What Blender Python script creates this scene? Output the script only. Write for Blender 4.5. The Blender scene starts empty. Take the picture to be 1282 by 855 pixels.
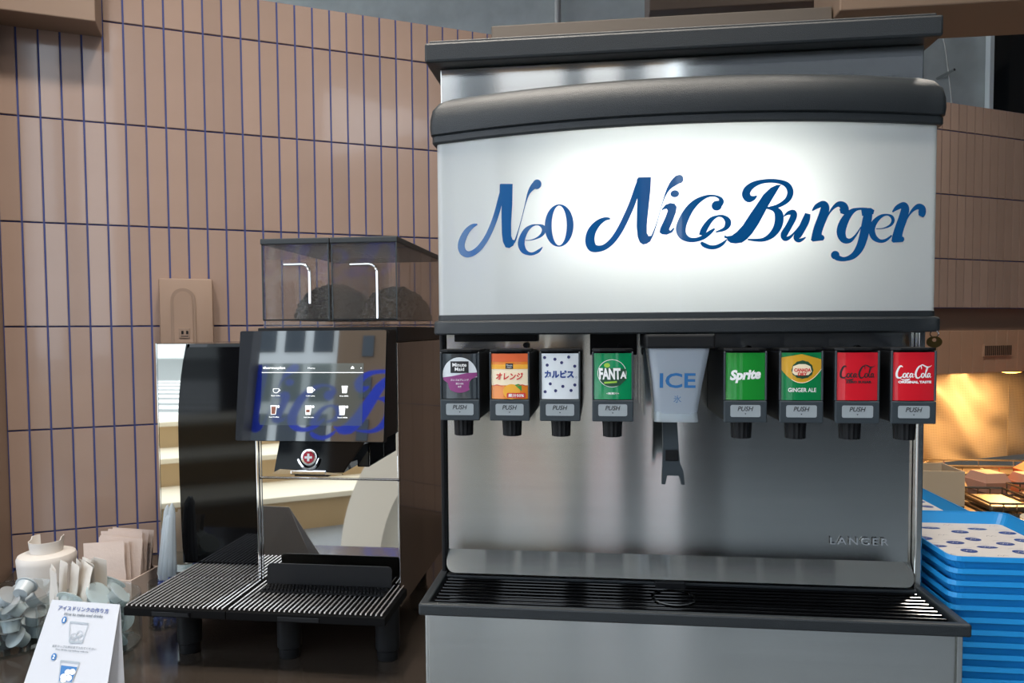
import bpy, bmesh, math, random
from math import radians, sin, cos, pi, sqrt
from mathutils import Vector, Matrix
random.seed(7)
sc = bpy.context.scene
COL = sc.collection

# ------------------------------------------------------------------ camera
cam = bpy.data.cameras.new('camera')
cam.sensor_fit = 'HORIZONTAL'; cam.sensor_width = 36.0
cam.lens = 36.0 * 902.0 / 1282.0
cam.shift_y = 24.0 / 1282.0
cam.clip_start = 0.02; cam.clip_end = 300
camo = bpy.data.objects.new('camera', cam); COL.objects.link(camo)
camo.matrix_world = (Matrix.Translation((0, 0, .68)) @ Matrix.Rotation(radians(6.84), 4, 'Z')
                     @ Matrix.Rotation(radians(90 - 2.45), 4, 'X') @ Matrix.Rotation(radians(-.414), 4, 'Z'))
sc.camera = camo

# ------------------------------------------------------------------ world and exposure
w = bpy.data.worlds.new('overcast_sky'); sc.world = w; w.use_nodes = True
bg = w.node_tree.nodes['Background']
bg.inputs[0].default_value = (.80, .89, 1.0, 1); bg.inputs[1].default_value = 4.0
vs = sc.view_settings
vs.view_transform = 'Standard'; vs.look = 'None'; vs.gamma = 1; vs.use_curve_mapping = False
vs.exposure = 0.0
sc.cycles.transparent_max_bounces = 24

# ------------------------------------------------------------------ helpers
def lin(h):
    c = [int(h[i:i+2], 16) / 255 for i in (0, 2, 4)]
    return tuple(v / 12.92 if v <= .04045 else ((v + .055) / 1.055) ** 2.4 for v in c) + (1,)

MATS = {}
def mat(name, col='808080', rough=.5, metal=0, coat=0, spec=.5, emit=None, es=1, bump=0, bscale=200, bstretch=(1, 1, 1),
        var=0, vscale=4, rvar=0, aniso=0, alpha=1):
    m = bpy.data.materials.new(name); m.use_nodes = True; MATS[name] = m
    nt = m.node_tree; b = nt.nodes['Principled BSDF']
    b.inputs['Base Color'].default_value = lin(col)
    b.inputs['Roughness'].default_value = rough; b.inputs['Metallic'].default_value = metal
    b.inputs['Coat Weight'].default_value = coat; b.inputs['Specular IOR Level'].default_value = spec
    b.inputs['Coat Roughness'].default_value = .04; b.inputs['Alpha'].default_value = alpha
    if emit:
        b.inputs['Emission Color'].default_value = lin(emit); b.inputs['Emission Strength'].default_value = es
    if bump or var or rvar:
        tc = nt.nodes.new('ShaderNodeTexCoord'); mp = nt.nodes.new('ShaderNodeMapping')
        mp.inputs['Scale'].default_value = bstretch; nt.links.new(tc.outputs['Object'], mp.inputs[0])
    if bump:
        n = nt.nodes.new('ShaderNodeTexNoise'); n.inputs['Scale'].default_value = bscale; n.inputs['Detail'].default_value = 3
        nt.links.new(mp.outputs[0], n.inputs['Vector'])
        bp = nt.nodes.new('ShaderNodeBump'); bp.inputs['Strength'].default_value = bump; bp.inputs['Distance'].default_value = .002
        nt.links.new(n.outputs[0], bp.inputs['Height']); nt.links.new(bp.outputs[0], b.inputs['Normal'])
    if var or rvar:
        n2 = nt.nodes.new('ShaderNodeTexNoise'); n2.inputs['Scale'].default_value = vscale; n2.inputs['Detail'].default_value = 4
        nt.links.new(mp.outputs[0], n2.inputs['Vector'])
    if var:
        mx = nt.nodes.new('ShaderNodeMix'); mx.data_type = 'RGBA'; mx.blend_type = 'MULTIPLY'
        mx.inputs[0].default_value = var; mx.inputs[6].default_value = lin(col)
        rp = nt.nodes.new('ShaderNodeValToRGB'); rp.color_ramp.elements[0].position = .3; rp.color_ramp.elements[1].position = .7
        rp.color_ramp.elements[0].color = (.35, .35, .35, 1)
        nt.links.new(n2.outputs[0], rp.inputs[0]); nt.links.new(rp.outputs[0], mx.inputs[7])
        nt.links.new(mx.outputs[2], b.inputs['Base Color'])
    if rvar:
        mr = nt.nodes.new('ShaderNodeMapRange'); mr.inputs[3].default_value = max(.02, rough - rvar); mr.inputs[4].default_value = rough + rvar
        nt.links.new(n2.outputs[0], mr.inputs[0]); nt.links.new(mr.outputs[0], b.inputs['Roughness'])
    if aniso:      # brushed across: highlights run up and down
        b.inputs['Anisotropic'].default_value = aniso
        tg = nt.nodes.new('ShaderNodeCombineXYZ'); tg.inputs[2].default_value = 1
        nt.links.new(tg.outputs[0], b.inputs['Tangent'])
    return m

def thin_glass(name, tint='ffffff', rough=.02, body=None, bodyfac=0.0, f0=1.45):
    """clear plastic or glass wall: see-through with a Fresnel reflection, optional milky body"""
    m = bpy.data.materials.new(name); m.use_nodes = True; MATS[name] = m
    nt = m.node_tree; nt.nodes.clear()
    out = nt.nodes.new('ShaderNodeOutputMaterial'); tr = nt.nodes.new('ShaderNodeBsdfTransparent')
    tr.inputs[0].default_value = lin(tint)
    gl = nt.nodes.new('ShaderNodeBsdfGlossy'); gl.inputs['Roughness'].default_value = rough
    fr0 = nt.nodes.new('ShaderNodeFresnel'); fr0.inputs[0].default_value = f0
    ge = nt.nodes.new('ShaderNodeNewGeometry'); fr = nt.nodes.new('ShaderNodeMath'); fr.operation = 'SUBTRACT'; fr.use_clamp = True
    nt.links.new(fr0.outputs[0], fr.inputs[0]); nt.links.new(ge.outputs['Backfacing'], fr.inputs[1])
    base = tr
    if body:
        df = nt.nodes.new('ShaderNodeBsdfDiffuse'); df.inputs[0].default_value = lin(body)
        tl = nt.nodes.new('ShaderNodeBsdfTranslucent'); tl.inputs[0].default_value = lin(body)
        mm = nt.nodes.new('ShaderNodeMixShader'); nt.links.new(df.outputs[0], mm.inputs[1]); nt.links.new(tl.outputs[0], mm.inputs[2])
        m2 = nt.nodes.new('ShaderNodeMixShader'); m2.inputs[0].default_value = bodyfac
        nt.links.new(tr.outputs[0], m2.inputs[1]); nt.links.new(mm.outputs[0], m2.inputs[2]); base = m2
    mx = nt.nodes.new('ShaderNodeMixShader')
    nt.links.new(fr.outputs[0], mx.inputs[0]); nt.links.new(base.outputs[0], mx.inputs[1]); nt.links.new(gl.outputs[0], mx.inputs[2])
    nt.links.new(mx.outputs[0], out.inputs[0])
    return m

WORLD = {}      # world matrix of every object built here
def place(o, M, parent=None):
    WORLD[o.name] = M
    if parent is not None:
        o.parent = parent
        o.matrix_basis = WORLD[parent.name].inverted() @ M
    else:
        o.matrix_basis = M
    return o

def tag(o, label=None, cat=None, group=None, kind=None):
    if label: o['label'] = label
    if cat: o['category'] = cat
    if group: o['group'] = group
    if kind: o['kind'] = kind
    return o

def empty(name, loc, label=None, cat=None, group=None, rz=0):
    o = bpy.data.objects.new(name, None); COL.objects.link(o); o.empty_display_size = .05
    place(o, Matrix.Translation(loc) @ Matrix.Rotation(rz, 4, 'Z'))
    return tag(o, label, cat, group)

def mesh_obj(name, me, m, parent=None, M=None, smooth=False, recentre=True):
    if isinstance(m, str): m = MATS[m]
    if not me.materials: me.materials.append(m)
    if M is None and recentre and len(me.vertices):
        xs = [v.co for v in me.vertices]
        c = Vector([(min(v[i] for v in xs) + max(v[i] for v in xs)) / 2 for i in range(3)])
        me.transform(Matrix.Translation(-c)); M = Matrix.Translation(c)
    o = bpy.data.objects.new(name, me); COL.objects.link(o)
    place(o, M or Matrix.Identity(4), parent)
    if smooth: smooth_by_angle(me)
    return o

def smooth_by_angle(me, ang=35):
    for p in me.polygons: p.use_smooth = True
    bm = bmesh.new(); bm.from_mesh(me)
    for e in bm.edges:
        e.smooth = not (len(e.link_faces) == 2 and e.calc_face_angle(0) > radians(ang))
    bm.to_mesh(me); bm.free()

class MB:
    """collects shapes into one mesh"""
    def __init__(s): s.bm = bmesh.new()
    def box(s, x0, x1, y0, y1, z0, z1, bev=0, seg=2):
        r = bmesh.ops.create_cube(s.bm, size=1)
        for v in r['verts']:
            v.co = Vector((x0 + (v.co.x + .5) * (x1 - x0), y0 + (v.co.y + .5) * (y1 - y0), z0 + (v.co.z + .5) * (z1 - z0)))
        if bev:
            es = list({e for v in r['verts'] for e in v.link_edges})
            bmesh.ops.bevel(s.bm, geom=es, offset=bev, segments=seg, affect='EDGES', profile=.5)
        return s
    def prism(s, pts, f0, f1, bev=0):
        """closed outline, two maps from outline point to 3D"""
        a = [s.bm.verts.new(f0(*p)) for p in pts]; b = [s.bm.verts.new(f1(*p)) for p in pts]
        fs = [s.bm.faces.new(a), s.bm.faces.new(list(reversed(b)))]
        n = len(pts)
        for i in range(n):
            s.bm.faces.new((a[i], b[i], b[(i + 1) % n], a[(i + 1) % n]))
        if bev:
            es = [e for e in fs[0].edges] + [e for e in fs[1].edges]
            bmesh.ops.bevel(s.bm, geom=es, offset=bev, segments=2, affect='EDGES')
        return s
    def loft(s, rings, closed=True, cap0=False, cap1=False):
        vr = [[s.bm.verts.new(p) for p in r] for r in rings]
        n = len(vr[0])
        for a, b in zip(vr, vr[1:]):
            for i in range(n if closed else n - 1):
                j = (i + 1) % n
                s.bm.faces.new((a[i], a[j], b[j], b[i]))
        if cap0: s.bm.faces.new(list(reversed(vr[0])))
        if cap1: s.bm.faces.new(vr[-1])
        return s
    def lathe(s, prof, c=(0, 0, 0), n=24, cap0=True, cap1=True, flute=0, nf=12):
        rings = []
        for r, z in prof:
            rings.append([(c[0] + r * (1 + flute * (1 if k % 2 else -1)) * cos(2 * pi * k / n), c[1] + r * (1 + flute * (1 if k % 2 else -1)) * sin(2 * pi * k / n), c[2] + z) for k in range(n)])
        return s.loft(rings, True, cap0, cap1)
    def tube(s, path, r, n=8, rad=None):
        path = [Vector(p) for p in path]; rings = []
        for i, p in enumerate(path):
            t = (path[min(i + 1, len(path) - 1)] - path[max(i - 1, 0)]).normalized()
            a = t.orthogonal().normalized() if i == 0 else (prev - t * prev.dot(t)).normalized()
            prev = a; b = t.cross(a); rr = rad[i] if rad else r
            rings.append([p + a * rr * cos(2 * pi * k / n) + b * rr * sin(2 * pi * k / n) for k in range(n)])
        return s.loft(rings, True, True, True)
    def mesh(s, name):
        bmesh.ops.recalc_face_normals(s.bm, faces=s.bm.faces)
        me = bpy.data.meshes.new(name); s.bm.to_mesh(me); s.bm.free(); return me
    def build(s, name, m, parent=None, smooth=False, M=None, **k):
        me = s.mesh(name)
        o = mesh_obj(name, me, m, parent, M, smooth)
        return tag(o, **k) if k else o

def catmull(pts, n=6):
    out = []
    P = [pts[0]] + list(pts) + [pts[-1]]
    for i in range(1, len(P) - 2):
        for k in range(n):
            t = k / n
            out.append(tuple(.5 * (2 * b + (c - a) * t + (2 * a - 5 * b + 4 * c - d) * t * t + (3 * b - a - 3 * c + d) * t ** 3)
                             for a, b, c, d in zip(P[i - 1], P[i], P[i + 1], P[i + 2])))
    out.append(tuple(pts[-1])); return out

FONT = {}
def text_polys(s, shear=0, bold=0, space=1):
    key = (s, shear, bold, space)
    if key in FONT: return FONT[key]
    cu = bpy.data.curves.new('txt', 'FONT'); cu.body = s; cu.size = 1; cu.shear = shear; cu.offset = bold; cu.space_character = space
    cu.resolution_u = 3; cu.fill_mode = 'FRONT'
    o = bpy.data.objects.new('txt', cu); COL.objects.link(o)
    dg = bpy.context.evaluated_depsgraph_get(); dg.update()
    me = bpy.data.meshes.new_from_object(o.evaluated_get(dg))
    vs_ = [(v.co.x, v.co.y) for v in me.vertices]; fs = [tuple(p.vertices) for p in me.polygons]
    bpy.data.objects.remove(o); bpy.data.curves.remove(cu); bpy.data.meshes.remove(me)
    FONT[key] = (vs_, fs); return FONT[key]

class Print:
    """flat print: 2D shapes laid on a surface through a map f(u, v) -> point"""
    def __init__(s): s.bm = bmesh.new()
    def poly(s, pts): s.bm.faces.new([s.bm.verts.new((x, y, 0)) for x, y in pts]); return s
    def rect(s, x0, x1, y0, y1): return s.poly([(x0, y0), (x1, y0), (x1, y1), (x0, y1)])
    def rrect(s, x0, x1, y0, y1, r, n=4):
        pts = []
        for cx, cy, a0 in ((x1 - r, y1 - r, 0), (x0 + r, y1 - r, 90), (x0 + r, y0 + r, 180), (x1 - r, y0 + r, 270)):
            for k in range(n + 1):
                a = radians(a0 + 90 * k / n); pts.append((cx + r * cos(a), cy + r * sin(a)))
        return s.poly(pts)
    def disc(s, cx, cy, rx, ry=None, n=28, rot=0):
        ry = ry or rx
        return s.poly([(cx + rx * cos(2 * pi * k / n) * cos(rot) - ry * sin(2 * pi * k / n) * sin(rot), cy + rx * cos(2 * pi * k / n) * sin(rot) + ry * sin(2 * pi * k / n) * cos(rot)) for k in range(n)])
    def ring(s, cx, cy, rx, ry, dx, dy, ix, iy, n=40):
        a = [s.bm.verts.new((cx + rx * cos(2 * pi * k / n), cy + ry * sin(2 * pi * k / n), 0)) for k in range(n)]
        b = [s.bm.verts.new((dx + ix * cos(2 * pi * k / n), dy + iy * sin(2 * pi * k / n), 0)) for k in range(n)]
        for k in range(n): s.bm.faces.new((a[k], a[(k + 1) % n], b[(k + 1) % n], b[k]))
        return s
    def stroke(s, pts, n=6):
        c = catmull(pts, n); L, R = [], []
        for i, (x, y, wd) in enumerate(c):
            x0, y0, _ = c[max(i - 1, 0)]; x1, y1, _ = c[min(i + 1, len(c) - 1)]
            d = Vector((x1 - x0, y1 - y0))
            if d.length < 1e-9: d = Vector((1, 0))
            d.normalize(); h = abs(wd) / 2
            L.append(s.bm.verts.new((x - d.y * h, y + d.x * h, 0))); R.append(s.bm.verts.new((x + d.y * h, y - d.x * h, 0)))
        for i in range(len(c) - 1): s.bm.faces.new((L[i], L[i + 1], R[i + 1], R[i]))
        return s
    def text(s, t, cx, cy, h=None, wd=None, shear=0, bold=0, space=1, rot=0):
        """centred at cx, cy; h = height of the ink, wd = its width"""
        vs_, fs = text_polys(t, shear, bold, space)
        x0, x1 = min(v[0] for v in vs_), max(v[0] for v in vs_); y0, y1 = min(v[1] for v in vs_), max(v[1] for v in vs_)
        sx = wd / (x1 - x0) if wd else None; sy = h / (y1 - y0) if h else None
        sx = sx or sy; sy = sy or sx
        c, sn = cos(rot), sin(rot); V = []
        for x, y in vs_:
            a, b = (x - (x0 + x1) / 2) * sx, (y - (y0 + y1) / 2) * sy
            V.append(s.bm.verts.new((cx + a * c - b * sn, cy + a * sn + b * c, 0)))
        for f in fs:
            try: s.bm.faces.new([V[i] for i in f])
            except ValueError: pass
        return s
    def build(s, name, m, parent, f, cut=0, **k):
        bmesh.ops.triangulate(s.bm, faces=s.bm.faces)
        if cut:
            xs = [v.co.x for v in s.bm.verts]; x = math.floor(min(xs) / cut) * cut + cut
            while x < max(xs):
                bmesh.ops.bisect_plane(s.bm, geom=list(s.bm.verts) + list(s.bm.edges) + list(s.bm.faces), plane_co=(x, 0, 0), plane_no=(1, 0, 0))
                x += cut
        for v in s.bm.verts: v.co = Vector(f(v.co.x, v.co.y))
        me = bpy.data.meshes.new(name); s.bm.to_mesh(me); s.bm.free()
        o = mesh_obj(name, me, m, parent)
        return tag(o, **k) if k else o

# ------------------------------------------------------------------ materials
mat('tile', 'a68f82', .16, coat=.35, spec=.5, var=.10, vscale=6, bump=.03, bscale=9)
mat('grout', '46528e', .8)
mat('plaster', '98806f', .6, var=.12, vscale=5, bump=.05, bscale=60)
mat('soffit_board', '8d7767', .55, var=.1)
mat('counter', '3a332d', .17, coat=.3, spec=.5, var=.35, vscale=3, rvar=.06)
mat('floor_concrete', '8b9093', .45, var=.3, vscale=2)
mat('concrete', 'c2c8c4', .85, var=.3, vscale=7, bump=.3, bscale=40)
mat('steel', 'c8cac7', .15, 1, var=.10, vscale=60, bstretch=(.05, 1, 1.6), aniso=1.0)
mat('chrome', 'd8d8d8', .07, 1); mat('bar_steel', 'f0f0f2', .2, .7); mat('tray_well', '09090a', .8, spec=.15)
mat('mirror', 'dcd8d0', .02, 1)
mat('black_plastic', '23282b', .42, spec=.5, bump=.35, bscale=900)
mat('slate_plastic', '343c41', .45, spec=.4, bump=.12, bscale=900)
mat('matt_black', '101113', .55, spec=.28)
mat('gloss_black', '060607', .05, spec=.3)
mat('screen_glass', '050607', .02, spec=1.0, coat=1); MATS['screen_glass'].node_tree.nodes['Principled BSDF'].inputs['IOR'].default_value = 1.9
mat('brown_side', '3d332b', .25, coat=.3)
mat('push_grey', '9aa2a5', .4)
mat('ink_black', '1b1c1f', .5)
mat('ink_white', 'f2f2f0', .5)
mat('logo_blue', '0a5590', .12, coat=.6)
mat('ice_blue', '2a6ea8', .5)
mat('label_green', '0f8a55', .12, coat=.8); mat('label_sprite', '1f8c33', .12, coat=.8)
mat('label_ginger', '138047', .12, coat=.8); mat('label_yellow', 'd9a531', .12, coat=.8)
mat('label_red', 'd4202d', .12, coat=.8); mat('label_white', 'dadfe2', .12, coat=.8)
mat('label_charcoal', '2c3237', .12, coat=.8); mat('label_orange', 'f08a2c', .12, coat=.8)
mat('ink_purple', '8d3d7a', .4); mat('ink_navy', '1e3f86', .4); mat('ink_dot', '2b2f62', .4); mat('ink_orange', 'e2642f', .4)
mat('ink_cream', 'fbe9c8', .4); mat('ink_red', 'd23a35', .4); mat('ink_leaf', '3f9a3c', .4); mat('ink_fruit', 'f6b13a', .4)
mat('ink_lime', '9ccb45', .4); mat('ink_darkgreen', '1e4a33', .4); mat('ink_gold', 'cfa14c', .4); mat('ink_blue', '1c66a5', .4); mat('ink_line', '9aa4ad', .5)
mat('ink_grey', '5a6672', .5)
mat('brass', '6b5a34', .35, 1)
mat('tray_blue', '2496dd', .35, coat=.1, var=.05)
mat('liner_paper', 'cbc5c0', .7); mat('paper_white', 'bcbfc6', .55, coat=.15); mat('paper_cream', 'd9d2c8', .75, bump=.2, bscale=60)
mat('paper_pink', 'c9b6aa', .7, bump=.4, bscale=80); mat('cup_white', 'd6d0c9', .5)
mat('foil', 'b0b4b6', .35, .5, bump=.3, bscale=120); mat('creamer_white', 'b4bdc1', .35)
thin_glass('pod_clear', 'f2f7f8', .1, 'e6eef0', .45); thin_glass('straw_wrap', 'e8eef2', .15, 'dfe6ea', .6); thin_glass('straw_blue', 'dfe6f5', .1, '8796cf', .4)
thin_glass('jar_clear', 'f4f7f7', .02, f0=1.6)
thin_glass('hopper_clear', 'f3f0ee', .03, 'c9c9c8', .09)
thin_glass('ice_frost', 'f2f4f6', .2, 'd6dee6', .8)
mat('beans', '33302a', .5, bump=.4, bscale=100)
mat('hood_board', 'b08d74', .5, var=.1); mat('brown_band', '8d7261', .6); mat('vent_dark', '3a2a20', .6)
mat('perforated', 'b4aea6', .30, .6)
mat('table_steel', '8c8378', .3, .9); mat('box_beige', 'c9b9a0', .6); mat('box_pink', 'd8a58c', .6); mat('wire', 'c2bbae', .25, 1)
mat('duct_grey', '625a52', .55); mat('beam_dark', '57493f', .6); mat('beam_tan', '86705e', .6); mat('window_black', '0c1216', .1, coat=.4)
mat('frame_white', 'd7dcda', .5); mat('cable', 'b9b7b0', .6)
mat('dark_wall', '23252b', .5); mat('step_tan', 'b99f78', .6); mat('step_cream', 'efe6cf', .5); mat('arch_white', 'f1ede2', .4)
mat('facade_white', 'e3e7e4', .7); mat('facade_brown', '7d6650', .8); mat('window_grey', '39444c', .2); mat('asphalt', '7f8584', .85, var=.2); mat('road_paint', 'eef0ee', .7)
mat('paving_red', 'b0564a', .8); mat('window_logo', '2a48e0', .4); mat('ceiling_grey', 'a3a4a2', .8)
mat('heat_lamp', 'ffb050', .4, emit='ffb050', es=9); mat('lamp_face', 'fff3df', .4, emit='ffe9c9', es=14)
mat('badge_red', 'b3122b', .2, coat=.5); mat('display', '0c0f0f', .03, coat=1, spec=1, emit='93a8a4', es=.16); mat('display_white', 'f4f8f8', .4, emit='f4f8f8', es=.75)
mat('display_bar', '0c0f0f', .03, coat=1, spec=1, emit='a3b4b2', es=.24); mat('display_brown', '7a4a38', .4, emit='7a4a38', es=.3)

# back-lit acrylic: passes the lamp behind it and reflects the room
m = bpy.data.materials.new('sign_acrylic'); m.use_nodes = True; MATS['sign_acrylic'] = m
nt = m.node_tree; nt.nodes.clear()
o_ = nt.nodes.new('ShaderNodeOutputMaterial'); d_ = nt.nodes.new('ShaderNodeBsdfDiffuse'); t_ = nt.nodes.new('ShaderNodeBsdfTranslucent'); g_ = nt.nodes.new('ShaderNodeBsdfGlossy')
d_.inputs[0].default_value = lin('e4e8e8'); t_.inputs[0].default_value = lin('f4f5f2'); g_.inputs['Roughness'].default_value = .05
a_ = nt.nodes.new('ShaderNodeMixShader'); a_.inputs[0].default_value = .45; b_ = nt.nodes.new('ShaderNodeMixShader'); f_ = nt.nodes.new('ShaderNodeFresnel'); f_.inputs[0].default_value = 1.45
for x, y in ((d_.outputs[0], a_.inputs[1]), (t_.outputs[0], a_.inputs[2]), (a_.outputs[0], b_.inputs[1]), (g_.outputs[0], b_.inputs[2]), (f_.outputs[0], b_.inputs[0]), (b_.outputs[0], o_.inputs[0])):
    nt.links.new(x, y)
# tiles differ a little from one to the next
nt = MATS['tile'].node_tree; b = nt.nodes['Principled BSDF']
oi = nt.nodes.new('ShaderNodeObjectInfo'); hs = nt.nodes.new('ShaderNodeHueSaturation'); mr = nt.nodes.new('ShaderNodeMapRange')
mr.inputs[3].default_value = .93; mr.inputs[4].default_value = 1.05
nt.links.new(oi.outputs['Random'], mr.inputs[0]); nt.links.new(mr.outputs[0], hs.inputs['Value'])
src = b.inputs['Base Color'].links[0].from_socket; nt.links.new(src, hs.inputs['Color']); nt.links.new(hs.outputs[0], b.inputs['Base Color'])
# wired pattern on the concrete behind
nt = MATS['perforated'].node_tree; b = nt.nodes['Principled BSDF']
tc = nt.nodes.new('ShaderNodeTexCoord'); vo = nt.nodes.new('ShaderNodeTexVoronoi'); vo.inputs['Scale'].default_value = 110; vo.inputs['Randomness'].default_value = 0
rp = nt.nodes.new('ShaderNodeValToRGB'); rp.color_ramp.elements[0].position = .18; rp.color_ramp.elements[1].position = .3
rp.color_ramp.elements[0].color = lin('4b4844'); rp.color_ramp.elements[1].color = lin('b8b2aa')
wv = nt.nodes.new('ShaderNodeTexWave'); wv.inputs['Scale'].default_value = 1.6; wv.inputs['Distortion'].default_value = 5; wv.inputs['Detail'].default_value = 1.5; wv.inputs['Detail Scale'].default_value = 1.2; wv.bands_direction = 'DIAGONAL'
bp = nt.nodes.new('ShaderNodeBump'); bp.inputs['Strength'].default_value = .55; bp.inputs['Distance'].default_value = .06      # buckled sheet
nt.links.new(tc.outputs['Object'], wv.inputs['Vector']); nt.links.new(wv.outputs['Fac'], bp.inputs['Height']); nt.links.new(bp.outputs[0], b.inputs['Normal'])
nt.links.new(tc.outputs['Object'], vo.inputs['Vector']); nt.links.new(vo.outputs['Distance'], rp.inputs[0]); nt.links.new(rp.outputs[0], b.inputs['Base Color'])

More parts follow.
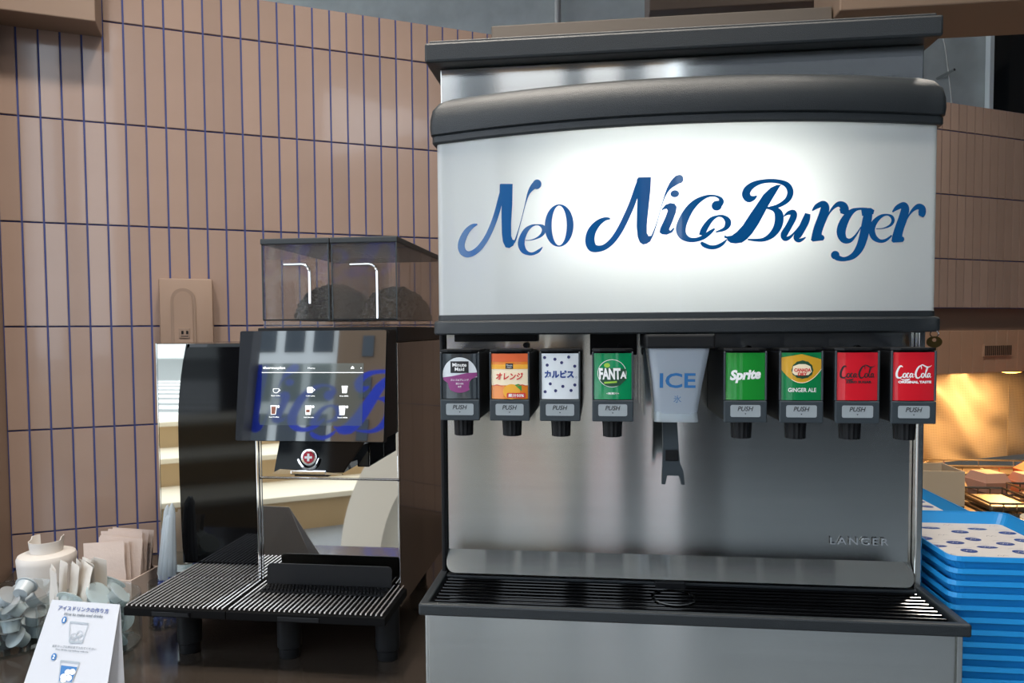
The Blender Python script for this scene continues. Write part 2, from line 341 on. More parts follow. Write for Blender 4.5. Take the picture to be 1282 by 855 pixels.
# ------------------------------------------------------------------ sign lettering, outlines on the sign face (0.1 mm)
LOGO = [
 ('N', [('s', [(-3083, 8450, 23), (-3169, 8426, 68), (-3261, 8350, 95), (-3332, 8231, 114), (-3356, 8127, 118), (-3330, 8040, 114), (-3255, 7994, 99), (-3153, 8012, 91), (-3041, 8092, 91), (-2929, 8236, 86), (-2834, 8418, 86), (-2758, 8619, 86), (-2697, 8828, 85), (-2638, 9018, 85)]), ('p', [(-2711, 9037), (-2696, 9045), (-2506, 9030), (-2514, 8723), (-2534, 8447), (-2535, 8243), (-2514, 8183), (-2478, 8172), (-2500, 8093), (-2567, 8056), (-2626, 8071), (-2668, 8157), (-2684, 8288), (-2688, 8549), (-2682, 8818), (-2717, 8857)]), ('s', [(-2548, 8086, 37), (-2474, 8166, 26), (-2411, 8348, 13), (-2353, 8547, 11), (-2304, 8728, 16), (-2260, 8862, 40), (-2208, 8941, 77), (-2151, 8989, 109), (-2104, 9011, 84)]), ('c', (-2127, 8996, 69, 73))]),
 ('e', [('s', [(-2046, 8050, 11), (-2107, 7993, 48), (-2195, 7955, 44), (-2271, 7963, 55), (-2341, 8012, 89), (-2377, 8106, 107), (-2355, 8216, 96), (-2293, 8320, 74), (-2206, 8378, 37), (-2117, 8388, 18), (-2043, 8357, 58), (-2022, 8301, 66), (-2062, 8230, 48), (-2147, 8182, 24), (-2241, 8161, 13), (-2311, 8162, 11)])]),
 ('o', [('o', (-1792, 8361, 219, 317, -1791, 8361, 114, 297))]),
 ('N', [('s', [(-1032, 8430, 27), (-1115, 8426, 58), (-1220, 8364, 96), (-1306, 8248, 128), (-1331, 8114, 139), (-1295, 8019, 132), (-1212, 7994, 97), (-1106, 8019, 85), (-990, 8117, 88), (-885, 8271, 92), (-790, 8459, 92), (-705, 8656, 91), (-639, 8854, 87), (-592, 8994, 68)]), ('p', [(-644, 8990), (-620, 9016), (-441, 9012), (-449, 8827), (-479, 8544), (-501, 8316), (-501, 8202), (-475, 8157), (-427, 8162), (-446, 8086), (-501, 8046), (-554, 8036), (-601, 8068), (-633, 8149), (-648, 8302), (-644, 8549), (-633, 8787), (-658, 8873)]), ('s', [(-478, 8072, 34), (-422, 8166, 23), (-356, 8350, 11), (-300, 8557, 9), (-245, 8725, 19), (-189, 8837, 49), (-120, 8914, 98), (-49, 8970, 117), (-8, 8997, 56)]), ('c', (-36, 8967, 56, 62))]),
 ('i', [('c', (-101, 8759, 62, 51)), ('p', [(-291, 8538), (-235, 8602), (-170, 8629), (-104, 8617), (-74, 8569), (-85, 8494), (-132, 8363), (-182, 8247), (-165, 8227), (-118, 8271), (-103, 8256), (-137, 8202), (-215, 8170), (-281, 8177), (-319, 8207), (-309, 8263), (-235, 8422), (-201, 8516), (-216, 8545), (-254, 8540), (-276, 8526)])]),
 ('C', [('c', (495, 8572, 73, 71)), ('s', [(509, 8583, 113), (557, 8629, 83), (537, 8682, 45), (453, 8716, 26), (342, 8705, 45), (212, 8637, 87), (105, 8527, 117), (18, 8368, 136), (-14, 8246, 142), (13, 8155, 117), (93, 8096, 76), (195, 8087, 60), (307, 8122, 64), (400, 8190, 57), (468, 8244, 23)])]),
 ('e', [('s', [(285, 8149, 87), (310, 8220, 91), (353, 8295, 83), (421, 8378, 64), (510, 8422, 30), (588, 8415, 45), (648, 8361, 83), (654, 8299, 86), (604, 8234, 53), (483, 8194, 19)]), ('s', [(274, 8051, 34), (317, 8012, 64), (401, 7977, 60), (494, 7981, 57), (583, 8027, 45), (642, 8086, 15)])]),
 ('B', [('s', [(1064, 8704, 18), (1015, 8672, 65), (951, 8667, 112), (909, 8724, 115), (935, 8800, 109), (1015, 8865, 85), (1127, 8904, 62), (1273, 8916, 56), (1406, 8897, 64), (1499, 8850, 82), (1542, 8762, 91), (1518, 8669, 82), (1452, 8603, 68), (1350, 8551, 53), (1240, 8529, 35)]), ('p', [(1409, 8861), (1370, 8802), (1305, 8693), (1232, 8568), (1167, 8444), (1088, 8298), (1001, 8166), (928, 8086), (855, 8035), (768, 8024), (695, 8034), (651, 8067), (643, 8097), (604, 8109), (606, 8145), (643, 8130), (709, 8140), (781, 8191), (868, 8286), (970, 8446), (1071, 8592), (1158, 8723), (1260, 8818), (1347, 8858)]), ('s', [(1203, 8529, 26), (1306, 8513, 68), (1371, 8457, 118), (1385, 8354, 127), (1353, 8236, 115), (1272, 8134, 89), (1163, 8076, 56), (1045, 8070, 38), (936, 8081, 21)])]),
 ('u', [('s', [(1451, 8407, 14), (1510, 8452, 50), (1582, 8460, 86), (1591, 8401, 96), (1521, 8259, 93), (1457, 8147, 100), (1477, 8089, 75), (1544, 8110, 43), (1624, 8196, 21), (1704, 8303, 14)]), ('s', [(1796, 8445, 79), (1768, 8347, 111), (1697, 8199, 104), (1641, 8106, 100), (1670, 8061, 61), (1724, 8077, 39), (1769, 8106, 14)])]),
 ('r', [('s', [(1860, 8486, 18), (1923, 8547, 68), (2014, 8585, 89), (2047, 8535, 125), (2017, 8410, 136), (1957, 8249, 136), (1933, 8150, 143), (1943, 8087, 201), (1947, 8052, 154)]), ('s', [(2048, 8311, 9), (2094, 8424, 16), (2155, 8517, 39), (2238, 8580, 75), (2312, 8557, 118), (2328, 8491, 140), (2314, 8438, 90)])]),
 ('g', [('s', [(2670, 8512, 43), (2539, 8515, 36), (2432, 8469, 82), (2333, 8339, 125), (2287, 8186, 135), (2327, 8075, 104), (2420, 8058, 61), (2507, 8139, 29), (2583, 8260, 14)]), ('p', [(2576, 8529), (2726, 8531), (2779, 8501), (2765, 8442), (2596, 8413)]), ('s', [(2692, 8495, 119), (2675, 8378, 140), (2649, 8252, 137), (2619, 8107, 133), (2565, 7954, 119), (2473, 7840, 90), (2344, 7791, 61), (2242, 7809, 83), (2199, 7849, 104)]), ('c', (2203, 7849, 63, 61))]),
 ('e', [('s', [(3052, 8138, 22), (2961, 8069, 43), (2869, 8055, 54), (2779, 8112, 90), (2744, 8216, 97), (2785, 8325, 83), (2879, 8412, 50), (2974, 8437, 25), (3047, 8408, 47), (3067, 8347, 51), (3024, 8283, 36), (2920, 8240, 16), (2810, 8231, 11)])]),
 ('r', [('s', [(3056, 8478, 18), (3126, 8541, 69), (3222, 8581, 90), (3254, 8531, 127), (3225, 8404, 138), (3173, 8258, 141), (3140, 8140, 152), (3147, 8076, 203), (3150, 8040, 152)]), ('s', [(3252, 8301, 9), (3300, 8409, 16), (3367, 8506, 44), (3454, 8563, 83), (3518, 8537, 113), (3520, 8473, 120), (3501, 8424, 80)])]),
]
# ------------------------------------------------------------------ the room
WM = Matrix.Translation((-1.635, 1.895, 0)) @ Matrix.Rotation(math.atan2(.4679, .8838), 4, 'Z')   # tiled wall: x along it, y into it

def in_frame(mb, M, name, m, parent=None, smooth=False, **k):
    me = mb.mesh(name)
    xs = [v.co.copy() for v in me.vertices]
    c = Vector([(min(v[i] for v in xs) + max(v[i] for v in xs)) / 2 for i in range(3)])
    me.transform(Matrix.Translation(-c))
    o = mesh_obj(name, me, m, parent, M @ Matrix.Translation(c), smooth)
    return tag(o, **k) if k else o

MB().box(-6, 6, -5.2, 4.8, -1.0, -.9).build('floor', 'floor_concrete', kind='structure')
MB().box(-6, 6, -1.6, 4.9, 3.0, 3.1).build('ceiling', 'ceiling_grey', kind='structure')
wall = MB()
wall.box(-.055, 2.7, 0, .12, -.9, 1.722); wall.box(2.7, 5.0, 0, .12, .768, 1.722)
wall_back = in_frame(wall, WM, 'wall_back', 'grout', kind='structure')
in_frame(MB().box(-.17, -.0555, -.3, .12, -.9, 1.95), WM, 'wall_left', 'plaster', kind='structure')
in_frame(MB().box(-2.6, -.1705, 0, .12, -.9, 3.0), WM, 'wall_side', 'plaster', kind='structure')
in_frame(MB().box(2.7005, 2.715, -.007, .12, -.9, .767), WM, 'trim_6', 'plaster', kind='structure')
MB().box(-4.5, 6, 4.72, 4.84, -.9, 3.0).build('wall_rear', 'concrete', kind='structure')

PITCH = .0543
ROWS = [(0.001, .1), (.1, .4), (.4, .699), (.699, .998), (.998, 1.297), (1.297, 1.592), (1.592, 1.722)]
def tile_mesh(wd, h):
    mb = MB().box(-wd / 2, wd / 2, -.006, 0, -h / 2, h / 2)
    es = [e for e in mb.bm.edges if all(v.co.y < -.005 for v in e.verts)]
    bmesh.ops.bevel(mb.bm, geom=es, offset=.0014, segments=2, affect='EDGES')
    return mb.mesh('tile')
TM = {}
hidden = MB()
for k in range(-1, 91):
    s0 = k * PITCH
    for r, (z0, z1) in enumerate(ROWS):
        if s0 > 2.66 and z1 < 1.0 and r < 4:
            if r < 3: continue
            z0 = .768
        h = z1 - z0 - .0044; wd = PITCH - .0054
        x, z = s0 + PITCH / 2, (z0 + z1) / 2
        if s0 < 1.42 or (s0 > 3.42 and s0 < 4.46):
            key = round(h, 4)
            if key not in TM: TM[key] = tile_mesh(wd, h)
            tilt = Matrix.Rotation(radians(random.uniform(-.35, .35)), 4, 'Z') @ Matrix.Rotation(radians(random.uniform(-.2, .2)), 4, 'X')
            mesh_obj('tile', TM[key], 'tile', wall_back, WM @ Matrix.Translation((x, 0, z)) @ tilt)
        else:
            hidden.box(x - wd / 2, x + wd / 2, -.006, 0, z - h / 2, z + h / 2)
in_frame(hidden, WM, 'tile_field', 'tile', wall_back, kind='stuff')

in_frame(MB().box(-.054, .218, -.125, -.007, 1.543, 1.95, .003), WM, 'trim_1', 'soffit_board', kind='structure')

# counter along the tiled wall
cpts = [(-1.674, 1.870), (.03, 2.772), (.95, 2.45), (.95, .82), (-1.5, .82), (-1.5, 1.53)]
MB().prism(cpts, lambda x, y: (x, y, -.04), lambda x, y: (x, y, 0), .003).build('counter', 'counter', label='dark brown glossy counter top running along the tiled wall', cat='counter')
MB().box(-1.12, .9, .9, 1.85, -.9, -.0405).build('base_cabinet', 'brown_side', label='dark brown cabinet base carrying the counter top', cat='cabinet')

# hood and lit recess behind the right-hand end of the tiled wall
in_frame(MB().box(2.716, 5.0, .05, .12, .655, .7675), WM, 'trim_2', 'brown_band', kind='structure')
hood = empty('serving_hood', WM @ Vector((3.9, .3, .45)), 'tan panelled extractor hood with a slotted vent above the lit recess', 'hood', rz=math.atan2(.4679, .8838))
for k in range(28):
    in_frame(MB().box(2.72 + .08 * k, 2.7975 + .08 * k, .03, .05, .452, .66, .002), WM, 'panel', 'hood_board', hood)
in_frame(MB().box(2.7, 4.95, .052, .435, .46, .652), WM, 'casing', 'hood_board', hood)
v = in_frame(MB().box(3.985, 4.185, .022, .032, .532, .59), WM, 'vent', 'hood_board', hood)
for k in range(14):
    in_frame(MB().box(3.992 + .0138 * k, 3.999 + .0138 * k, .019, .0215, .537, .585), WM, 'slot', 'vent_dark', v)
for a, b_ in ((2.7, 4.777), (4.783, 4.95)):
    in_frame(MB().box(a, b_, .44, .46, -.08, .5), WM, 'wall_recess', 'perforated', kind='structure')
lamp = empty('heat_lamp', WM @ Vector((4.44, .2, .45)), 'warm heat lamp glowing under the tan hood', 'lamp')
in_frame(MB().lathe([(.05, 0), (.07, -.012), (.07, -.02)], (4.44, .2, .4585), 20), WM, 'housing', 'brass', lamp)
in_frame(MB().lathe([(.055, -.021), (.02, -.03)], (4.44, .2, .4585), 20), WM, 'bulb_face', 'heat_lamp', lamp)
ld = bpy.data.lights.new('heat_light', 'AREA'); ld.energy = 26; ld.color = (1, .5, .16); ld.shape = 'DISK'; ld.size = .16
lo = bpy.data.objects.new('heat_light', ld); COL.objects.link(lo); place(lo, WM @ Matrix.Translation((4.44, .2, .42)), lamp)

tb = empty('serving_table', (2.1, 3.5, -.9), 'steel pass table below the tan hood', 'table')
MB().box(1.15, 2.9, 2.75, 4.2, -.11, -.08, .004).build('table_top', 'table_steel', tb)
for x in (1.2, 2.85):
    for y in (2.8, 4.15): MB().box(x - .02, x + .02, y - .02, y + .02, -.9, -.111).build('leg', 'table_steel', tb)
bx = empty('carton', (1.44, 3.3, -.08), 'open beige carton standing behind the blue tray stacks', 'box')
mb = MB(); mb.box(1.34, 1.525, 3.2, 3.207, -.079, .073); mb.box(1.34, 1.525, 3.39, 3.397, -.079, .073); mb.box(1.518, 1.525, 3.207, 3.39, -.079, .073); mb.box(1.34, 1.347, 3.207, 3.39, -.079, .073); mb.box(1.34, 1.525, 3.2, 3.397, -.0795, -.075)
mb.build('walls', 'box_beige', bx)
def rack(x, y, wd, d, h, label):
    r = empty('wire_rack', (x, y, -.08), label, 'rack', 'wire racks on the pass table')
    for zz in (-.074, -.08 + h):
        MB().tube([(x - wd / 2, y - d / 2, zz), (x + wd / 2, y - d / 2, zz), (x + wd / 2, y + d / 2, zz), (x - wd / 2, y + d / 2, zz), (x - wd / 2, y - d / 2, zz)], .005, 6).build('rim', 'wire', r, True)
    for k in range(5):
        xx = x - wd / 2 + wd * k / 4
        MB().tube([(xx, y - d / 2, -.08 + h), (xx, y - d / 2, -.074), (xx, y + d / 2, -.074), (xx, y + d / 2, -.08 + h)], .003, 5).build('wire', 'wire', r, True)
    return r
rack(1.66, 3.22, .2, .3, .05, 'wire rack beside the beige carton')
rack(1.92, 3.28, .22, .3, .06, 'wire rack below the pink food boxes')
rack(2.02, 4.0, .7, .2, .045, 'long wire rack against the lit metal recess')
for i, (x, y, a) in enumerate(((1.79, 3.55, .2), (1.955, 3.52, .05), (2.125, 3.5, -.05))):
    R = Matrix.Translation((x, y, -.0795)) @ Matrix.Rotation(a, 4, 'Z')
    mb = MB(); mb.loft([[(-.05, -.06, 0), (.05, -.06, 0), (.05, .06, 0), (-.05, .06, 0)], [(-.065, -.075, .05), (.065, -.075, .05), (.065, .075, .05), (-.065, .075, .05)], [(-.06, -.07, .052), (.06, -.07, .052), (.06, .07, .052), (-.06, .07, .052)], [(-.045, -.05, .088), (.045, -.05, .088), (.045, .05, .088), (-.045, .05, .088)]], True, True, True)
    in_frame(mb, R, 'food_box', 'box_pink', label='pink folded food box in the row on the pass table', cat='box', group='pink food boxes')
for i, (x, y, z) in enumerate(((1.66, 3.22, -.069), (1.92, 3.28, -.069))):
    MB().box(x - .08, x + .08, y - .12, y + .12, z, z + .02, .006).build('steel_pan', 'table_steel', label='shallow steel pan lying in a wire rack', cat='pan', group='steel pans in the racks')
MB().lathe([(.09, 0), (.12, .02), (.118, .024), (.085, .006), (.0, .006)], (1.73, 2.93, -.0795), 32, True, False).build('plate', 'step_cream', None, True, label='cream round plate at the edge of the pass table', cat='plate')
g = empty('printed_carton', (2.12, 3.7, .0), 'small orange carton with a white printed triangle end', 'box')
P2 = Matrix.Translation((2.10, 3.66, -.0795))
in_frame(MB().prism([(-.09, 0), (.09, 0), (.09, .07), (0, .125), (-.09, .07)], lambda x, z: (x, -.05, z), lambda x, z: (x, .1, z)), P2, 'shell', 'ink_orange', g)
in_frame(MB().prism([(-.07, .072), (.07, .072), (0, .115)], lambda x, z: (x, -.052, z), lambda x, z: (x, -.0505, z)), P2, 'gable_print', 'ink_white', g)

# overhead, seen above the machines
MB().box(-.32, .668, 2.2, 2.45, 1.30, 1.6, .004).build('ceiling_duct', 'duct_grey', label='grey-brown boxed duct hanging behind the dispenser lid', cat='duct')
MB().box(.20, 1.0, 2.9, 3.2, 1.915, 2.6, .004).build('trim_3', 'beam_dark', kind='structure')
MB().box(.672, 2.4, 2.15, 2.4, 1.565, 1.85, .004).build('trim_4', 'beam_tan', kind='structure')
MB().tube([(-.25, 4.65, 1.9), (-.25, 4.65, 3.0)], .02, 12).build('conduit', 'cable', None, True, label='thin grey vertical conduit on the concrete wall', cat='pipe')
wn = MB().box(2.34, 2.52, 4.68, 4.715, 1.5, 3.0).build('window_1', 'window_black', kind='structure')
MB().box(2.315, 2.337, 4.66, 4.715, 1.5, 3.0).build('frame', 'frame_white', wn)
MB().box(2.525, 2.9, 4.5, 4.715, 1.75, 3.0).build('trim_5', 'duct_grey', kind='structure')
MB().tube(catmull([(2.02, 4.69, 3.0), (2.04, 4.69, 2.6), (2.08, 4.68, 2.3), (2.10, 4.68, 2.15), (2.13, 4.69, 1.9), (2.14, 4.69, 1.5)]), .004, 6).build('cable', 'cable', None, True, label='thin pale cable hanging on the grey concrete wall', cat='cable')
MB().tube([(2.045, 4.725, 2.185), (2.09, 4.60, 2.195)], .008, 8).build('wall_bolt', 'steel', None, True, label='short steel bolt sticking out of the concrete wall', cat='bolt')

# dispenser box on the tiled wall
wd_ = empty('wall_dispenser', WM @ Vector((.42, -.03, .6)), 'tan wall-mounted dispenser with an arched front recess', 'dispenser', rz=math.atan2(.4679, .8838))
in_frame(MB().box(.352, .500, -.062, -.0065, .56, .841, .006), WM, 'case', 'plaster', wd_, True)
pts = []
for k in range(13):
    a = pi * k / 12; pts.append((.4175 + .034 * cos(a), .778 + .034 * sin(a)))
pts = [(.4515, .60)] + pts + [(.3835, .60)]
in_frame(MB().prism(pts, lambda x, z: (x, -.066, z), lambda x, z: (x, -.0625, z), .0015), WM, 'arch_panel', 'soffit_board', wd_, True)
pi_ = [(.4175 + (x - .4175) * .76, .60 + (z - .60) * .955) for x, z in pts]
in_frame(MB().prism(pi_, lambda x, z: (x, -.069, z), lambda x, z: (x, -.0663, z), .001), WM, 'inner_panel', 'plaster', wd_, True)
pl = in_frame(MB().box(.404, .434, -.0715, -.0693, .662, .692, .001), WM, 'socket_plate', 'soffit_board', wd_)
for x in (.411, .424): in_frame(MB().box(x, x + .006, -.0725, -.0716, .674, .684), WM, 'socket_hole', 'matt_black', pl)
in_frame(MB().box(.409, .430, -.0722, -.0716, .667, .669), WM, 'socket_slot', 'matt_black', pl)

# ------------------------------------------------------------------ the street side of the room, seen in the mirrors
ang = radians(-32)
SM = Matrix.Translation((-2.6, -2.3, -.9)) @ Matrix.Rotation(ang, 4, 'Z')
st = empty('stepped_bench', (-2.6, -2.3, -.9), 'tan stepped seating with cream treads facing the counter', 'bench', rz=ang)
for k in range(3):
    in_frame(MB().box(-2.6, 1.5, -.62 * (k + 1), -.62 * k, 0, .24 * (k + 1)), SM, 'riser', 'step_tan', st)
    in_frame(MB().box(-2.6, 1.5, -.62 * (k + 1) + .0, -.62 * k + .03, .24 * (k + 1), .24 * (k + 1) + .04), SM, 'tread', 'step_cream', st)
ar = empty('curved_rail', (-.5, -1.5, -.9), 'broad white curved balustrade beside the stepped seating', 'balustrade')
def arc_band(r0, r1, y0, y1):
    mb = MB(); rings = []
    for k in range(33):
        a = pi * (.02 + .62 * k / 32)
        rings.append([(-r0 * cos(a), y0, r0 * sin(a)), (-r1 * cos(a), y0, r1 * sin(a)), (-r1 * cos(a), y1, r1 * sin(a)), (-r0 * cos(a), y1, r0 * sin(a))])
    return mb.loft(rings, True, True, True)
AM = Matrix.Translation((-.5, -1.5, -.9)) @ Matrix.Rotation(radians(12), 4, 'Z')
in_frame(arc_band(.95, 1.25, -.25, .1), AM, 'arch_band', 'arch_white', ar, True)
in_frame(arc_band(.62, .82, -.2, .05), AM, 'inner_band', 'arch_white', ar, True)

MB().box(-60, 60, -60, -5.25, -1.1, -1.0).build('street', 'asphalt', kind='structure')
road = bpy.data.objects['street']
for k in range(9):
    MB().box(-16, -5, -9.5 - 1.3 * k, -8.9 - 1.3 * k, -.999, -.992).build('road_stripe', 'road_paint', road)
MB().box(-30, 10, -8.3, -6.4, -.999, -.985).build('paving_band', 'paving_red', road)
def building(name, x0, x1, y0, y1, z1, m, label, wx, wz, ww, wh, z0w, face='y'):
    b = empty(name, ((x0 + x1) / 2, (y0 + y1) / 2, -1), label, 'building')
    MB().box(x0, x1, y0, y1, -1, z1).build('wall', m, b)
    me = MB().box(-ww / 2, ww / 2, 0, .12, -wh / 2, wh / 2).mesh('window')
    nx = int((x1 - x0 - 1) / wx)
    for i in range(nx):
        for j in range(int((z1 - z0w - 1) / wz)):
            x = x0 + 1 + wx * (i + .5); z = z0w + wz * (j + .5)
            if -26 < x < -6 and z < 24:
                mesh_obj('window', me, 'window_grey', b, Matrix.Translation((x, y1, z)))
    return b
building('white_office_block', -44, -16.4, -52, -40, 15, 'facade_white', 'white office building with tall dark windows across the street', 1.9, 3.2, 1.25, 2.4, 1)
building('brown_brick_block', -16.0, 4, -50, -39, 17, 'facade_brown', 'brown building with small windows across the street', 1.9, 2.6, .7, 1.3, 2)

# front of the shop: pillars and the darker end wall
for i, (a, b_) in enumerate(((-1.16, -.84), (-.28, -.10), (.18, .38), (.66, 1.0))):
    MB().box(a, b_, -3.7, -3.5, -.9, 3.6).build('pillar', 'dark_wall', kind='structure')
MB().box(-4.4, -3.85, -4.95, -4.75, -.9, 5.0).build('pillar', 'dark_wall', kind='structure')
MB().box(1.25, 4.2, -5.15, -4.95, -.9, 5.0).build('wall_front', 'dark_wall', kind='structure')
MB().box(3.6, 3.75, -4.94, 4.7, -.9, 3.0).build('wall_right', 'dark_wall', kind='structure')

# ceiling downlights
def downlight(x, y, e, colr=(1, .92, .82)):
    d = empty('downlight_offscreen', (x, y, 2.9), 'round white recessed downlight in the grey ceiling', 'lamp', 'ceiling downlights')
    MB().lathe([(.09, 0), (.09, .1)], (x, y, 2.9), 24).build('can', 'frame_white', d, True)
    MB().lathe([(.075, -.004), (.02, -.006)], (x, y, 2.9), 24).build('lamp_disc_offscreen', 'lamp_face', d)
    l = bpy.data.lights.new('downlight_light', 'AREA'); l.shape = 'DISK'; l.size = .22; l.energy = e; l.color = colr; l.spread = radians(130)
    lo = bpy.data.objects.new('downlight_light_offscreen', l); COL.objects.link(lo); place(lo, Matrix.Translation((x, y, 2.88)), d)
for x, y, e in ((-1.0, .8, 20), (.35, .7, 20), (-.45, 1.25, 20), (1.65, 2.35, 20)):
    downlight(x, y, e)
# ------------------------------------------------------------------ soda dispenser
XC = .121
sd = empty('soda_dispenser', (.119, 1.4, 0), 'large steel soda and ice dispenser with a backlit white sign and eight push valves', 'drinks dispenser')
MB().box(-.261, .499, 1.046, 1.76, .0005, .256, .003).build('cabinet', 'steel', sd)
MB().box(-.2545, .4885, 1.0425, 1.0455, .004, .254, .0012).build('front_panel', 'steel', sd)
MB().box(.491, .4985, 1.0425, 1.0455, .004, .254, .001).build('corner_trim', 'steel', sd)
MB().box(-.261, .499, 1.196, 1.76, .2565, .7, .002).build('tower', 'steel', sd)
for x0, x1, m in ((-.2625, -.2555, 'matt_black'), (.4895, .5, 'steel')):
    MB().box(x0, x1, 1.176, 1.1955, .262, .673, .002).build('edge_trim', m, sd)
MB().box(-.259, .497, 1.19, 1.76, .7005, 1.112, .002).build('ice_bin', 'steel', sd)
# back panel with a rounded, kicked-out foot
bp_ = MB()
R_ = .016; xl, xr = -.2545, .4885
pts = [(xl, .673), (xl, .31), ]
lipz = .277
corner = [(xl + R_ - R_ * cos(a), lipz + R_ - R_ * sin(a)) for a in [pi / 2 * k / 6 for k in range(7)]]
corner2 = [(xr - R_ + R_ * cos(a), lipz + R_ - R_ * sin(a)) for a in [pi / 2 * k / 6 for k in range(6, -1, -1)]]
def foot(x, z): return 1.19 if z >= .309 else 1.19 - (.309 - z) * .85
outl = pts + corner + corner2 + [(xr, .31), (xr, .673)]
b2 = bmesh.new(); b2.faces.new([b2.verts.new((x, 0, z)) for x, z in outl])
bmesh.ops.bisect_plane(b2, geom=list(b2.verts) + list(b2.edges) + list(b2.faces), plane_co=(0, 0, .309), plane_no=(0, 0, 1))
for v in b2.verts: v.co.y = foot(v.co.x, v.co.z)
bmesh.ops.solidify(b2, geom=list(b2.faces), thickness=.002)
me = bpy.data.meshes.new('back_panel'); b2.to_mesh(me); b2.free()
bpn = mesh_obj('back_panel', me, 'steel', sd)
Print().text('LANCER', .41, .341, h=.0115, wd=.088, space=1.25).build('nameplate_letters', 'chrome', bpn, lambda x, z: (x, 1.1865, z))
lt = bpy.data.objects['nameplate_letters']
sm_ = lt.modifiers.new('thickness', 'SOLIDIFY'); sm_.thickness = .0022; sm_.offset = 0

# drip tray
dt = MB()
x0, x1, y0, y1, zt, zb = -.2665, .504, 1.0295, 1.1885, .2745, .2565
dt.box(x0, x1, y0, y0 + .012, zb, zt, .003); dt.box(x0, x0 + .013, y0 + .006, y1, zb, zt, .003); dt.box(x1 - .013, x1, y0 + .006, y1, zb, zt, .003)
dt.box(x0 + .003, x1 - .003, 1.172, y1, zb, .27, .002)
tray = dt.build('drip_tray', 'black_plastic', sd)
MB().box(x0 + .012, x1 - .012, y0 + .011, 1.173, .2567, .2585).build('basin', 'tray_well', tray)
for k in range(9):
    y = 1.050 + .0136 * k
    MB().box(x0 + .016, x1 - .016, y, y + .0052, .262, .2685, .0016, 2).build('grille_bar', 'gloss_black', tray)
mb = MB(); rings = []
for k in range(32):
    a = 2 * pi * k / 32
    rings.append([(.1135 + (.03 + dr) * cos(a), 1.105 + (.03 + dr) * sin(a), z) for dr, z in ((0, .2683), (.004, .2683), (.004, .2705), (0, .2705))])
mb.loft(rings + [rings[0]], True).build('drain_ring', 'gloss_black', tray)
MB().box(.09, .137, 1.155, 1.171, .2585, .276, .002).build('drain_block', 'matt_black', tray)

# sign housing: front bowed in plan
def plan(off, yb=1.19, n=28):
    hw, yf, Rr = .3775 + off, 1.078 - off, 1.165
    r = .014
    def ya(x): return yf + Rr - sqrt(Rr * Rr - x * x)
    pts = [(XC - hw, yb), (XC - hw, ya(hw - r) + r)]
    for k in range(1, 6):
        a = pi / 2 * k / 6; pts.append((XC - hw + r - r * cos(a), ya(hw - r) + r - r * sin(a)))
    for k in range(n + 1):
        x = -(hw - r) + 2 * (hw - r) * k / n; pts.append((XC + x, ya(x)))
    for k in range(5, 0, -1):
        a = pi / 2 * k / 6; pts.append((XC + hw - r + r * cos(a), ya(hw - r) + r - r * sin(a)))
    pts += [(XC + hw, ya(hw - r) + r), (XC + hw, yb)]
    return pts
def band(prof, cap0=False, cap1=False):
    mb = MB(); mb.loft([[(x, y, z) for x, y in plan(o)] for o, z in prof], False)
    if cap0: mb.bm.faces.new([mb.bm.verts.new((x, y, prof[0][1])) for x, y in plan(prof[0][0])])
    if cap1: mb.bm.faces.new([mb.bm.verts.new((x, y, prof[-1][1])) for x, y in plan(prof[-1][0])])
    return mb
sign = band([(0, .70), (0, .985)]).build('sign_panel', 'sign_acrylic', sd, True)
band([(-.01, .9755), (.004, .9755), (.0065, .978), (.0065, .9865), (.0045, .988), (.0085, .990), (.0098, 1.0), (.0092, 1.014), (.006, 1.029), (-.003, 1.041), (-.018, 1.049), (-.05, 1.056)], True, True).build('sign_cap', 'black_plastic', sd, True)
band([(-.012, .6725), (.0045, .6725), (.007, .675), (.007, .692), (.005, .6945), (.001, .6955), (.001, .7035), (-.002, .7055), (-.012, .7055)], True, True).build('sign_base_trim', 'black_plastic', sd, True)
ld = bpy.data.lights.new('sign_lamp', 'AREA'); ld.shape = 'RECTANGLE'; ld.size = .34; ld.size_y = .10; ld.energy = 1.25; ld.color = (1, .985, .95)
lo = bpy.data.objects.new('sign_lamp', ld); COL.objects.link(lo)
place(lo, Matrix.Translation((XC + .0, 1.176, .865)) @ Matrix.Rotation(radians(90), 4, 'X'), sd)
MB().box(XC - .18, XC + .18, 1.178, 1.186, .81, .92).build('lamp_board', 'frame_white', sd)

def on_sign(eps):
    def f(x, z):
        return (XC + x, 1.078 + 1.165 - sqrt(1.165 ** 2 - x * x) - eps, z)
    return f
def logo_letter(shapes, k=1e-4):
    layers = []
    for t, d in shapes:
        p = Print()
        if t == 's': p.stroke([(x * k, z * k, wd * k) for x, z, wd in d], 5)
        elif t == 'p': p.poly([(x * k, z * k) for x, z in d])
        elif t == 'c': p.disc(d[0] * k, d[1] * k, d[2] * k, d[3] * k)
        elif t == 'o': p.ring(*[v * k for v in d])
        layers.append(p)
    return layers
def join_layers(layers, f_of, cut, step=.00006, e0=.0004):
    bm = bmesh.new()
    for i, p in enumerate(layers):
        b = p.bm
        bmesh.ops.triangulate(b, faces=b.faces)
        if cut:
            xs = [v.co.x for v in b.verts]; x = math.floor(min(xs) / cut) * cut + cut
            while x < max(xs):
                bmesh.ops.bisect_plane(b, geom=list(b.verts) + list(b.edges) + list(b.faces), plane_co=(x, 0, 0), plane_no=(1, 0, 0)); x += cut
        f = f_of(e0 + step * i)
        for v in b.verts: v.co = Vector(f(v.co.x, v.co.y))
        tmp = bpy.data.meshes.new('tmp'); b.to_mesh(tmp); b.free(); bm.from_mesh(tmp); bpy.data.meshes.remove(tmp)
    me = bpy.data.meshes.new('letter'); bm.to_mesh(me); bm.free(); return me
